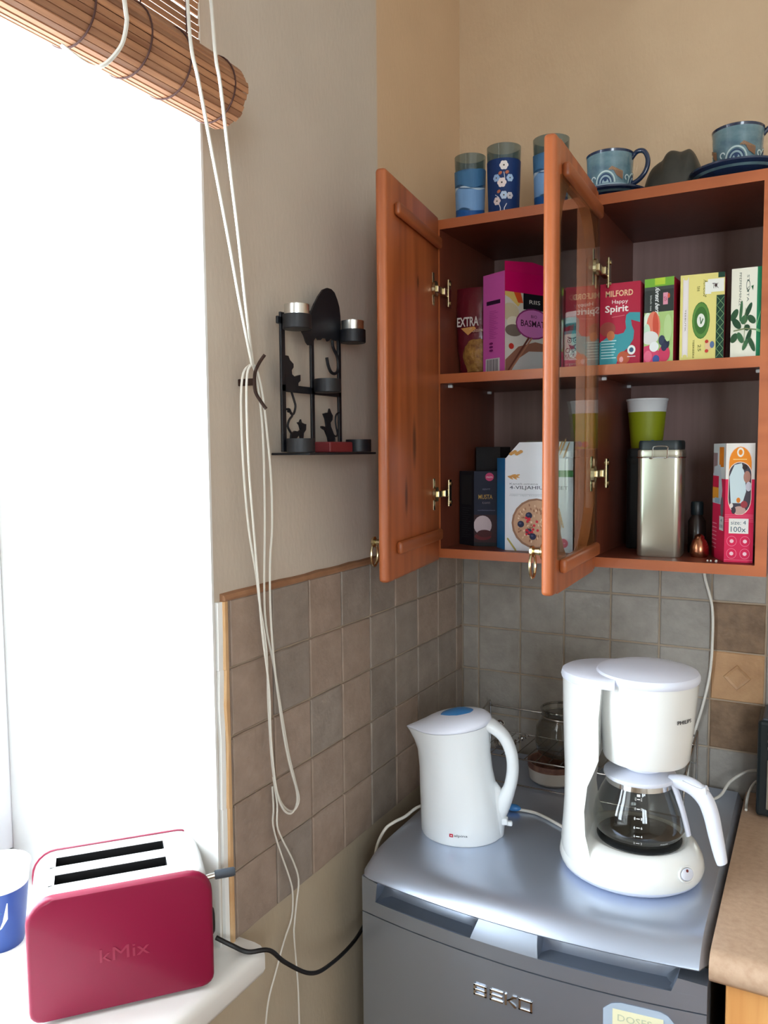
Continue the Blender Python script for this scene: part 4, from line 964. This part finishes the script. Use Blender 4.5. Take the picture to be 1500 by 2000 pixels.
MB().loft([ell(HX-.004, .034, .034, .184), ell(HX-.004, .030, .030, .170), ell(HX-.004, .012, .012, .163)]).obj('drip_outlet', 'lid_white', cm, smooth=True)
a = Art(); a.text('PHILIPS', 0, 0, .030, .0058, (52, 58, 66), bold=.03); a.build('lettering', cm, lambda u, v, d: (HX+(.0748+d)*cos(radians(-50)+u/.075), (.0748+d)*sin(radians(-50)+u/.075), .262+v))
swm = MB(); th = radians(-37); sx_, sy_ = .1105*cos(th), .1035*sin(th)
nrm = Vector((cos(th), sin(th), .45)).normalized(); q = nrm.to_track_quat('Z', 'Y').to_matrix().to_4x4()
swm.loft([[(.0125*cos(t), .0085*sin(t), 0) for t in [2*pi*j/24 for j in range(24)]], [(.0125*cos(t), .0085*sin(t), .003) for t in [2*pi*j/24 for j in range(24)]], [(.0105*cos(t), .0065*sin(t), .0042) for t in [2*pi*j/24 for j in range(24)]]])
swo = swm.obj('switch', 'lid_white', cm, smooth=True, angle=40); swo.matrix_local = Matrix.Translation((sx_-.0015, sy_+.001, .035)) @ q
sd = MB(); sd.lathe([(0, .0), (.0022, 0), (.0022, .001), (0, .0012)], n=12); o = sd.obj('indicator_dot', 'red_wax', swo, (.0, .005, .0040)); lab(o, 'dark red dot')
sr = MB(); sr.tube([(.0150*cos(t), .0105*sin(t), 0) for t in [2*pi*j/28 for j in range(28)]], .0016, 6, closed=True); sr.obj('switch_collar', 'cream_plastic', swo, (0, 0, .0005), smooth=True)
# jug
JX, JY = MX+.0125*cos(radians(6)), MY+.0125*sin(radians(6))
jg = thing('coffee_jug', 'empty glass coffee jug with a white lid and long curved white handle', 'coffee jug', (JX, JY, MZ+.0582), radians(-8))
MB().lathe([(0, .0012), (.052, .0012), (.060, .004), (.0665, .014), (.0675, .024), (.064, .040), (.056, .056), (.0475, .070), (.0455, .077)], n=48).obj('glass_body', 'carafe_glass', jg, smooth=True, angle=80)
MB().lathe([(.0462, .0625+.006), (.0492, .0625+.005), (.0480, .074), (.0470, .078)], n=40).obj('metal_band', 'chrome', jg, smooth=True)
MB().lathe([(.0, .086), (.016, .0865), (.030, .084), (.0475, .081), (.0525, .0795), (.0530, .0765), (.0515, .0745), (.046, .0745)], n=40).obj('lid', 'lid_white', jg, smooth=True, angle=50)
hh = smooth_path([(.044, 0, .0765), (.062, 0, .0775), (.080, 0, .074), (.0955, 0, .063), (.1045, 0, .046), (.111, 0, .024), (.1175, 0, .002), (.1215, 0, -.010)], 6)
rr = []
for i, p in enumerate(hh):
    t = (hh[min(i+1, len(hh)-1)]-hh[max(i-1, 0)]).normalized(); w = Vector((0, 1, 0)); u = t.cross(w); f_ = i/(len(hh)-1)
    wd = .0085+.003*sin(pi*min(1, f_*1.2)); th = .0065+.0045*sin(pi*f_)**.7
    if i == len(hh)-1: wd *= .4; th *= .4
    rr.append([p+w*(wd*cos(a_))+u*(th*sin(a_)) for a_ in [2*pi*j/16 for j in range(16)]])
hm = MB(); hm.loft(rr); hm.obj('handle', 'lid_white', jg, smooth=True, angle=60)
th_ = MB(); th_.loft([[(x, w_*s1, z) for x, z, w_, s1 in pts] for pts in ([(.066, .083, .011, -1), (.092, .0775, .009, -1), (.097, .079, .005, -1), (.099, .072, .009, -1), (.080, .080, .011, -1)], [(.066, .083, .011, 1), (.092, .0775, .009, 1), (.097, .079, .005, 1), (.099, .072, .009, 1), (.080, .080, .011, 1)])])
th_.obj('lid_lever', 'lid_white', jg)
ht = smooth_path([(.050, 0, .074), (.056, 0, .062), (.063, 0, .046), (.070, 0, .026), (.0735, 0, .014)], 5)
rr = []
for i, p in enumerate(ht):
    t = (ht[min(i+1, len(ht)-1)]-ht[max(i-1, 0)]).normalized(); w = Vector((0, 1, 0)); u = t.cross(w); f_ = i/(len(ht)-1)
    rr.append([p+w*(.0085*(1-.35*f_)*cos(a_))+u*(.0035*sin(a_)) for a_ in [2*pi*j/12 for j in range(12)]])
MB().loft(rr).obj('handle_strap', 'lid_white', jg, smooth=True, angle=60)
a = Art()
def jr(v):
    P_ = [(.004, .060), (.014, .0665), (.024, .0675), (.040, .064), (.056, .056), (.070, .0475)]
    for (z0, r0), (z1, r1) in zip(P_, P_[1:]):
        if v <= z1: return r0+(r1-r0)*max(0, (v-z0))/(z1-z0)
    return .0475
for k, (z, n1) in enumerate(((.012, '2'), (.021, '4'), (.031, '6'), (.041, '8'), (.051, '10'), (.061, '12'))):
    a.rect(.004, z, .009, z+.0009, (240, 242, 242), L=1); a.text(n1, .0005, z-.001, .0022, .003, (240, 242, 242), L=1); a.text(n1, .0105, z-.001, .0022, .003, (240, 242, 242), L=1)
a.rect(.0035, .064, .0095, .0665, (235, 238, 238), L=1)
mm_ = a.build('measure_marks', jg, lambda u, v, d: ((jr(v)+.0002+d)*cos(radians(-78)+u/.067), (jr(v)+.0002+d)*sin(radians(-78)+u/.067), v))


a = Art(); a.text('PHILIPS', .040, .010, .012, .0022, (235, 238, 238), L=1); a.build('lettering', jg, lambda u, v, d: ((jr(v)+.0002+d)*cos(radians(-78)+u/.067), (jr(v)+.0002+d)*sin(radians(-78)+u/.067), v))
for c_ in jg.children: c_.scale = (1.06, 1.06, 1.30)
# ============================================================ WIRE RACK, JAR, BOWL BEHIND THE KETTLE
rk = thing('wire_rack', 'two-tier chrome wire rack against the tiles behind kettle and coffee machine', 'rack', (.30, -.12, -.3715))
def rkm(m_): return m_.xf(Matrix.Translation((-.30, .12, .3715)))
x0, x1 = .085, .525; yb1, yf = -.035, -.205; zt_, zm, zl = -.285, -.325, -.3685
def rail(pts, r=.0016): 
    return MB().tube(pts, r, 8)
rkm(rail([(x0, yb1, -.270), (x1, yb1, -.270)], .0022)).obj('back_rail', 'steel_wire', rk)
rkm(rail([(x0, yf, -.314), (x1, yf, -.314)], .0018)).obj('front_rail', 'steel_wire', rk)
rkm(rail([(x0, yf, zl), (x1, yf, zl)], .0016)).obj('lower_rail', 'steel_wire', rk)
for i in range(18):
    x = x0+(x1-x0)*(i+.5)/18
    rkm(rail([(x, yb1, zm), (x, yf, -.3155)], .0010)).obj('shelf_wire', 'steel_wire', rk)
rkm(rail([(x0, yb1, zm), (x1, yb1, zm)], .0016)).obj('shelf_back_rail', 'steel_wire', rk)
for x in (x0, x1):
    rkm(rail(smooth_path([(x, yf, zl), (x, yf-.004, -.34), (x, yf, -.314), (x, yf+.04, -.285), (x, yb1-.02, -.262), (x, yb1, -.27), (x, yb1, zl)], 4), .0022)).obj('end_frame', 'steel_wire', rk)
def coil(p, q, r, turns, wr):
    p = Vector(p); q = Vector(q); d = (q-p).normalized(); u = d.orthogonal().normalized(); w = d.cross(u); n = turns*10
    return [p+(q-p)*(i/n)+u*(r*cos(2*pi*i/10))+w*(r*sin(2*pi*i/10)) for i in range(n+1)]
rkm(MB().tube(coil((.214, -.16, -.278), (.180, -.185, -.302), .0042, 6, .001), .0014, 6)).obj('twisted_bar', 'steel_wire', rk)
rkm(MB().tube(coil((.525, -.10, -.263), (.508, -.14, -.295), .0036, 6, .001), .0014, 6)).obj('twisted_bar', 'steel_wire', rk)
rkm(MB().tube(coil((.150, -.15, -.272), (.156, -.16, -.262), .007, 3, .001), .0014, 6).tube(coil((.150, -.17, -.305), (.165, -.175, -.298), .008, 4, .001), .0014, 6)).obj('wire_curl', 'steel_wire', rk)
gj = thing('storage_jar', 'empty clear glass jar on the wire rack beside the coffee machine', 'jar', (.277, -.125, -.3165))
MB().lathe([(0, .0), (.044, .0), (.053, .006), (.056, .025), (.054, .055), (.042, .075), (.039, .080), (.043, .084), (.043, .092)], n=40).obj('glass_body', 'jar_glass', gj, smooth=True, angle=80)
MB().tube([(.043*cos(t), .043*sin(t), .092) for t in [2*pi*i/36 for i in range(36)]], .0026, 8, closed=True).obj('glass_rim', 'jar_glass', gj, smooth=True)
MB().tube([(.0425*cos(t), .0425*sin(t), .079) for t in [2*pi*i/36 for i in range(36)]], .0016, 8, closed=True).obj('neck_wire', 'steel_wire', gj, smooth=True)
bo = thing('bowl', 'white ceramic bowl with a patterned rim under the wire rack', 'bowl', (.262, -.142, -.3710))
MB().lathe([(0, .001), (.040, .0), (.047, .006), (.0505, .030)], n=40).obj('lower_wall', 'white_ceramic', bo, smooth=True)
mat('bowl_band', (150, 110, 92), .4, var=(96, 60, 50), vscale=(60, 60, 60))
MB().lathe([(.0505, .030), (.0512, .042), (.0485, .042), (.047, .008), (0, .006)], n=40).obj('patterned_rim', 'bowl_band', bo, smooth=True)

# ============================================================ CABLES AT THE BACK WALL, APPLIANCE ON THE WORKTOP
o = MB().tube(smooth_path([(.527, -.012, .0975), (.530, -.012, .05), (.545, -.012, -.01), (.547, -.012, -.08), (.543, -.012, -.15), (.530, -.012, -.22), (.512, -.013, -.29), (.506, -.014, -.34), (.505, -.015, -.371)], 6), .0026, 8).obj('cable', 'cord_white', None, smooth=True)
tag(o, 'thin white cable hanging down the tiles from the wall cabinet', 'cable')
o = MB().tube(smooth_path([(.65, -.02, -.325), (.62, -.03, -.326), (.59, -.05, -.345), (.575, -.075, -.366), (.56, -.1, -.3690)], 6), .0028, 8).obj('cable', 'cord_white', None, smooth=True)
tag(o, 'upper short white cable arching out behind the silver appliance', 'cable')
o = MB().tube(smooth_path([(.65, -.045, -.335), (.635, -.05, -.337), (.624, -.06, -.355), (.620, -.07, -.3755), (.622, -.10, -.3755)], 6), .0026, 8).obj('cable', 'cord_white', None, smooth=True)
tag(o, 'lower short white cable dropping onto the worktop by the silver appliance', 'cable')
ap = thing('toaster_oven', 'black-edged silver appliance at the right edge of the worktop', 'appliance', (.796, -.065, -.378))
MB().box((-.157, -.052, .002), (.157, .050, .182), .006).obj('housing', 'tin_dark', ap)
MB().box((-.140, -.056, .018), (.150, -.050, .112), .002).obj('front_panel', 'tin_steel', ap)
for z in (.130, .144, .158): MB().box((-.140, -.057, z), (.150, -.051, z+.007), .002).obj('trim_bar', 'chrome', ap)
MB().box((-.150, -.045, .180), (.150, .045, .186), .003).obj('top_plate', 'knob_grey', ap)

# ============================================================ CAT CANDLE HOLDER
ch = thing('candle_holder', 'black metal wall candle holder with cat silhouettes in a window frame', 'candle holder', (.0, -.63, .304))
def cl(m_): return m_.xf(Matrix.Translation((0, .63, -.304)))
mf = [(-.7275, -.7165, .305, .512), (-.6475, -.6385, .305, .49), (-.5665, -.5575, .305, .50)]
for y0, y1, z0, z1 in mf: cl(MB().box((.0165, y0, z0), (.0205, y1, z1), .0008, 1)).obj('frame_post', 'black_iron', ch)
cl(MB().box((.0165, -.727, .395), (.0205, -.558, .406), .0008, 1)).obj('frame_rail', 'black_iron', ch)
cl(MB().box((.0165, -.735, .494), (.0205, -.558, .505), .0008, 1)).obj('frame_rail', 'black_iron', ch)
cl(MB().box((xw, -.7215, .300), (.064, -.519, .3035), .0008, 1)).obj('base_plate', 'black_iron', ch)
cl(MB().box((xw, -.622, .515), (.022, -.606, .53))).obj('wall_bracket', 'black_iron', ch)
def sil(pts, nm, x=.019, th=.003): return cl(MB().prism(pts, 'x', x-th/2, x+th/2)).obj(nm, 'black_iron', ch)
big = [(-.678, .491), (-.67, .483), (-.665, .474), (-.659, .470), (-.648, .471), (-.645, .478), (-.637, .486), (-.631, .481), (-.624, .482), (-.619, .486), (-.613, .486), (-.607, .486), (-.604, .482), (-.599, .484), (-.595, .488), (-.587, .486), (-.575, .486), (-.565, .491), (-.563, .509), (-.564, .528), (-.567, .542), (-.573, .553), (-.581, .563), (-.591, .567), (-.603, .567), (-.616, .562), (-.629, .55), (-.641, .536), (-.65, .523), (-.655, .509), (-.68, .499)]
sil(big, 'large_cat', .0225)
def curl(pts, r, nm): cl(MB().tube(smooth_path([(.019, y, z) for y, z in pts], 4), r, 8)).obj(nm, 'black_iron', ch, smooth=True)
curl([(-.583, .488), (-.58, .475), (-.567, .46), (-.566, .44), (-.576, .433), (-.588, .435), (-.596, .445), (-.6, .457)], .0026, 'cat_tail')
sil([(-.717, .449), (-.709, .449), (-.705, .443), (-.696, .438), (-.696, .433), (-.701, .428), (-.7, .422), (-.693, .419), (-.687, .421), (-.678, .423), (-.678, .414), (-.684, .410), (-.684, .405), (-.719, .405)], 'small_cat')
curl([(-.702, .398), (-.694, .383), (-.691, .374), (-.696, .363), (-.703, .363), (-.707, .369), (-.714, .369)], .0018, 'cat_tail')
sil([(-.706, .324), (-.704, .333), (-.695, .337), (-.685, .336), (-.679, .339), (-.682, .346), (-.687, .35), (-.681, .351), (-.678, .355), (-.676, .35), (-.668, .348), (-.664, .348), (-.665, .339), (-.671, .334), (-.673, .324), (-.679, .324), (-.681, .33), (-.685, .33), (-.693, .324)], 'small_cat')
curl([(-.703, .333), (-.712, .343), (-.708, .353), (-.7, .36), (-.704, .365), (-.711, .366)], .0018, 'cat_tail')
sil([(-.598, .317), (-.601, .328), (-.609, .339), (-.62, .343), (-.62, .346), (-.615, .346), (-.608, .344), (-.605, .347), (-.608, .358), (-.614, .366), (-.603, .368), (-.598, .368), (-.595, .375), (-.591, .369), (-.586, .364), (-.587, .357), (-.593, .352), (-.592, .346), (-.584, .335), (-.579, .326), (-.579, .317), (-.584, .317), (-.587, .321), (-.591, .317)], 'small_cat')
curl([(-.582, .332), (-.575, .330), (-.57, .334), (-.574, .345), (-.576, .357), (-.573, .366), (-.564, .370)], .0015, 'cat_tail')
def cup(y, z, x=.042, r=.0215, h=.021):
    return cl(MB().lathe([(0, 0), (r-.001, 0), (r, .001), (r, h), (r-.0012, h), (r-.0012, .003), (0, .003)], (x, y, z), 28)).obj('candle_cup', 'black_iron', ch, smooth=True, angle=40)
cups = [(-.7165, .4855), (-.5555, .4835), (-.6350, .3975), (-.712, .3038), (-.5405, .3038)]
for y, z in cups: cup(y, z)
for (y, z, l) in ((-.7165, .4855, 'silver tealight in the upper left cup of the cat candle holder'), (-.5555, .4835, 'silver tealight in the upper right cup of the cat candle holder')):
    t = thing('tealight', l, 'candle', (.042, y, z+.0032), 0, 'silver tealights in the candle holder')
    MB().lathe([(0, 0), (.018, 0), (.0187, .001), (.0187, .0325), (.0180, .0325), (.0180, .029)], n=28).obj('foil_cup', 'silver_foil', t, smooth=True, angle=40)
    MB().lathe([(.0178, .0), (.0178, .029), (0, .0285)], n=28).obj('wax', 'white_wax', t, smooth=True, angle=40)
    MB().tube([(0, 0, .028), (.001, 0, .034)], .0007, 6).obj('wick', 'slot_black', t)
rc = thing('red_candle', 'flat dark red candle block on the foot of the cat candle holder', 'candle', (.048, -.6265, .3037))
MB().box((-.017, -.034, 0), (.014, .034, .0165), .002).obj('wax_block', 'red_wax', rc)
MB().tube([(0, .0, .016), (0, .001, .020)], .0007, 6).obj('wick', 'slot_black', rc)

# ============================================================ BLIND, CORDS, CLEAT
bl_t = thing('bamboo_blind', 'brown bamboo roller blind pulled halfway up over the window', 'blind', (.03, -1.46, 1.16))
def blm(m_): return m_.xf(Matrix.Translation((-.03, 1.46, -1.16)))
BY0, BY1 = -2.12, -.893
RXc, RZc, RR = .058, .7485, .0365
slat = MB(); slat.prism([(-.0032, -.0012), (.0032, -.0012), (.0036, 0), (.0028, .0013), (-.0028, .0013), (-.0036, 0)], 'y', 0, BY1-BY0)
slat_me = slat.mesh('slat'); slat_me.materials.append(MATS['bamboo_light'])
def put_slat(x, z, ang, dy=0.):
    s_ = bpy.data.objects.new('slat', slat_me); C.objects.link(s_); s_.parent = bl_t
    s_.location = (x-.03, BY0+dy+1.46, z-1.16); s_.rotation_euler = (0, ang, 0); return s_
rb = random.Random(2)
nS = 32
for i in range(nS):
    a_ = 2*pi*i/nS+.02; q = RR+rb.uniform(-.0015, .0012)
    put_slat(RXc+q*sin(a_), RZc+q*cos(a_), a_, rb.uniform(-.0015, .0015))
z = RZc+.012; i = 0
while z < 1.14:
    put_slat(.0195, z, pi/2+rb.uniform(-.08, .08), rb.uniform(-.0015, .0015)); z += .0084 if i % 5 else .0104; i += 1
cm_ = MB(); 
sp_ = [(.004+.0009*k) for k in range(38)]
for ph in range(1): cm_.tube([(RXc, BY0+.003, RZc), (RXc, BY1-.003, RZc)], RR-.004, 28)
blm(cm_).obj('rolled_core', 'bamboo_core', bl_t, smooth=True)
blm(MB().box((xw+.001, BY0-.01, 1.14), (.035, BY1+.01, 1.18), .003)).obj('head_rail', 'bamboo_light', bl_t)
for y in (-.918, -.995, -1.055, -1.13, -1.23, -1.36, -1.5, -1.64, -1.8, -1.95, -2.09):
    m_ = MB(); m_.tube([(RXc+(RR+.0026)*sin(t), y, RZc+(RR+.0026)*cos(t)) for t in [2*pi*k/32 for k in range(32)]], .0011, 5, closed=True)
    m_.tube([(.0225, y, RZc+.02), (.0225, y, 1.14)], .0009, 5)
    blm(m_).obj('stitching', 'stitch_brown', bl_t)
c1 = [(.075, -1.0, 1.138), (.112, -1.02, .85), (.116, -1.018, .751), (.115, -1.005, .712), (.092, -.954, .641), (.069, -.903, .570), (.045, -.852, .498), (.022, -.800, .427)]
c2 = [(.075, -.975, 1.138), (.118, -.99, .85), (.120, -.982, .752), (.115, -.968, .722), (.092, -.926, .649), (.069, -.883, .575), (.045, -.841, .502), (.022, -.798, .428)]
L1 = [(-.801, .427), (-.81, .414), (-.813, .371), (-.811, .286), (-.803, .198), (-.794, .108), (-.788, .046), (-.774, -.045), (-.772, -.119), (-.762, -.197), (-.746, -.237), (-.726, -.254), (-.71, -.248), (-.708, -.225), (-.726, -.175), (-.742, -.113), (-.761, -.004), (-.767, .085), (-.765, .15), (-.759, .194), (-.759, .262), (-.765, .318), (-.775, .384), (-.787, .42), (-.795, .428)]
L2 = [(-.795, .428), (-.811, .414), (-.817, .372), (-.815, .286), (-.806, .198), (-.791, .13), (-.785, .09), (-.770, .013), (-.768, -.075), (-.761, -.167), (-.748, -.218), (-.728, -.247), (-.707, -.258), (-.693, -.246), (-.702, -.213), (-.718, -.165), (-.733, -.102), (-.751, -.021), (-.770, .051), (-.772, .114), (-.768, .194), (-.767, .285), (-.770, .352), (-.780, .41), (-.79, .429)]
T1 = [(-.764, -.182), (-.755, -.228), (-.756, -.261), (-.742, -.291), (-.717, -.334), (-.702, -.373), (-.709, -.408), (-.715, -.437), (-.717, -.46), (-.709, -.541), (-.707, -.611), (-.705, -.70)]
T2 = [(-.759, -.20), (-.757, -.235), (-.759, -.26), (-.745, -.302), (-.718, -.365), (-.711, -.394), (-.715, -.43), (-.737, -.458), (-.759, -.494), (-.78, -.53), (-.79, -.58)]
for pts in (c1, c2): blm(MB().tube(smooth_path(pts, 5), .0020, 6)).obj('pull_cord', 'cord_white', bl_t, smooth=True)
for pts, x in ((L1, .021), (L2, .0145)): blm(MB().tube(smooth_path([(x, y, z) for y, z in pts], 4), .0017, 6)).obj('looped_cord', 'cord_white', bl_t, smooth=True)
for pts, x in ((T1, .0175), (T2, .012)): blm(MB().tube(smooth_path([(x, y, z) for y, z in pts], 4), .0014, 6)).obj('cord_end', 'cord_white', bl_t, smooth=True)
blm(MB().tube(smooth_path([(.06, -1.13, 1.13), (.112, -1.118, .84), (.120, -1.116, .745), (.123, -1.117, .722), (.120, -1.125, .695), (.103, -1.14, .676), (.07, -1.15, .700)], 5), .0022, 6)).obj('lift_cord', 'cord_white', bl_t, smooth=True)
ct = thing('cord_cleat', 'dark bronze cord cleat on the grey wall holding the blind cords', 'hook', (.0, -.795, .404))
m_ = MB(); m_.tube(smooth_path([(.034, -.786, .442), (.028, -.790, .432), (.024, -.7945, .420), (.022, -.795, .410), (.022, -.795, .396), (.024, -.7935, .386), (.030, -.788, .373), (.034, -.785, .366)], 4), .0024, 8); m_.xf(Matrix.Translation((0, .795, -.404)))
m_.obj('bar', 'dark_bronze', ct, smooth=True)
MB().box((xw, -.0025, -.005), (.022, .0025, .005), .001).obj('mount', 'dark_bronze', ct)

# ============================================================ TOASTER
ang = radians(48.5)
to = thing('toaster', 'raspberry red two-slice toaster with a steel top on the windowsill', 'toaster', (-.081, -.975, -.40), ang)
TL, TD, TH = .226, .138, .162
def wrap_outline(hw, r, z0, z1, n=6):
    q = .014; p = [(-hw+q-q*cos(radians(90*i/4)), z0+q-q*sin(radians(90*i/4))) for i in range(5)]+[(hw-q+q*sin(radians(90*i/4)), z0+q-q*cos(radians(90*i/4))) for i in range(5)]
    for i in range(n+1): a_ = radians(90*i/n); p.append((hw-r+r*cos(a_), z1-r+r*sin(a_)))
    for i in range(n+1): a_ = radians(90+90*i/n); p.append((-hw+r+r*cos(a_), z1-r+r*sin(a_)))
    return p
rim_in = lambda s, dz: [(x*s, z) for x, z in wrap_outline(TL/2, .026, .008, TH+dz)]
st = MB(); full = wrap_outline(TL/2-.003, .030, .008, TH-.001)
sx0, sx1 = -.087, .059
k0 = [i for i, p_ in enumerate(full) if abs(p_[1]-(TH-.001)) < 1e-6][0]
notch = full[:k0+1]+[(sx1, TH-.001), (sx1, TH-.05), (sx0, TH-.05), (sx0, TH-.001)]+full[k0+1:]
for (ya_, yb2, nt) in ((-.059, -.034, 0), (-.034, -.009, 1), (-.009, .014, 0), (.014, .039, 1), (.039, .062, 0)):
    st.loft([[(x, y, z) for x, z in (notch if nt else full)] for y in (ya_, yb2)])
st.obj('steel_wrap', 'toaster_steel', to, smooth=True, angle=35)
for sgn, nm in ((-1, 'front_shell'), (1, 'rear_shell')):
    rr = []
    for k, (yy, s_) in enumerate((((.0575, .99), (.0585, 1.0), (.0605, 1.0), (.0655, .993), (.0685, .975), (.069, .95)) if sgn < 0 else ((.0615, .99), (.062, 1.0), (.064, 1.0), (.067, .993), (.0688, .975), (.069, .95)))):
        o_ = wrap_outline(TL/2*s_, .032*s_, .004+(1-s_)*.09, TH*1.0-(1-s_)*.10); rr.append([(x, sgn*yy, z) for x, z in o_])
    o = MB().loft(rr, cap=(True, True)).obj(nm, 'toaster_red', to, smooth=True, angle=45)
for y in (-.0215, .0265):
    o1 = [(-.014+x, y+yy) for x, yy in rrect(.1456, .0246, .0012)]; o0 = [(-.014+x, y+yy) for x, yy in rrect(.1459, .0249, .0012)]
    lm_ = MB().loft([[(a_, c_, TH-.0020) for a_, c_ in o0], [(a_, c_, TH-.0016) for a_, c_ in o1], [(a_, c_, TH-.047) for a_, c_ in o1]], cap=(False, True))
    so = lm_.obj('bread_slot', 'slot_black', to)
    for dy in (-.006, .006): MB().tube([(-.083, y+dy, TH-.012), (.055, y+dy, TH-.012)], .0007, 5).obj('slot_wire', 'steel_wire', so)
MB().tube([(TL/2-.006, -.012, TH-.040), (TL/2+.012, -.012, TH-.038)], .0035, 10).obj('lever_rod', 'chrome', to)
m_ = MB(); m_.loft([[(TL/2+x, -.012+.0062*s_*cos(t), TH-.038+.0062*s_*sin(t)) for t in [2*pi*j/20 for j in range(20)]] for x, s_ in ((.010, .75), (.011, 1), (.036, 1), (.038, .8))]); m_.obj('lever_knob', 'knob_grey', to, smooth=True, angle=40)
MB().loft([[(TL/2-.004+x, -.012+.011*s_*cos(t), .060+.019*s_*sin(t)) for t in [2*pi*j/24 for j in range(24)]] for x, s_ in ((0, 1), (.010, 1), (.012, .85))]).obj('browning_dial', 'slot_black', to, smooth=True, angle=40)
for x in (-.085, .085):
    for y in (-.045, .045): MB().lathe([(.007, 0), (.008, .001), (.008, .012)], (x, y, 0), 14, cap=(True, True)).obj('foot', 'slot_black', to)
mat('emboss_red', (150, 40, 70), .35, coat=.5)
vs, fs = text_shape('kMix', .0)
em = MB(); em.faces([(-.0285+v[0]*.060, -.0697, .068+v[1]*.017) for v in vs], fs)
r_ = bmesh.ops.extrude_face_region(em.bm, geom=list(em.bm.faces)); bmesh.ops.translate(em.bm, verts=[v for v in r_['geom'] if isinstance(v, bmesh.types.BMVert)], vec=(0, .0012, 0))
em.obj('embossed_lettering', 'emboss_red', to)
st_ = MB(); 
for i in range(7): st_.tube([(.083+.0000, -.028+.009*i, TH-.0012-.0005), (.0985, -.028+.009*i, TH-.010)], .0008, 5)
st_.obj('vent_ribs', 'toaster_steel', to)
wc = to.matrix_world
def t2l(p):
    d = Vector((p[0]+.081, p[1]+.975, p[2]+.40)); return (d.x*cos(ang)+d.y*sin(ang), -d.x*sin(ang)+d.y*cos(ang), d.z)
pc = [(.000, -.880, -.375), (.018, -.868, -.388), (.040, -.880+.02, -.3955), (.058, -.835, -.402), (.060, -.80, -.44), (.055, -.73, -.500), (.045, -.66, -.532), (.035, -.56, -.548), (.022, -.44, -.54), (.02, -.30, -.60), (.025, -.12, -.75)]
MB().tube([t2l(p) for p in smooth_path(pc, 6)], .0033, 8).obj('power_cord', 'cord_black', to, smooth=True)
# blue paper cup on the sill
bc_ = thing('paper_cup', 'blue and white paper cup on the windowsill at the left edge', 'cup', (-.298, -1.0-.002, -.40))
MB().lathe([(0, .003), (.031, .003), (.031, 0), (.032, .003), (.040, .088)], n=36).obj('cup_wall', 'cup_blue', bc_, smooth=True)
MB().lathe([(.0402, .088), (.0428, .112), (.0442, .1135), (.0442, .116), (.0425, .1165), (.0395, .085), (.031, .006), (0, .005)], n=36).obj('rim_band', 'cup_white', bc_, smooth=True)
a = Art(); a.poly([(-.018, .074), (.018, .074), (.018, .050), (.010, .038), (0, .031), (-.010, .038), (-.018, .050)], (222, 230, 240)); a.poly([(-.014, .070), (.002, .070), (-.004, .056), (-.014, .052)], (150, 176, 210)); a.line([(-.012, .046), (.010, .062)], .004, (60, 96, 150))
a.build('printed_crest', bc_, cyl_map(.036, radians(-48), rf=lambda v: .0317+.0965*v))

# ------------------------------------------------------------ lift everything onto the floor at z = 0
for o in bpy.data.objects:
    if o.parent is None and o.type != 'CAMERA': o.location.z += FZ
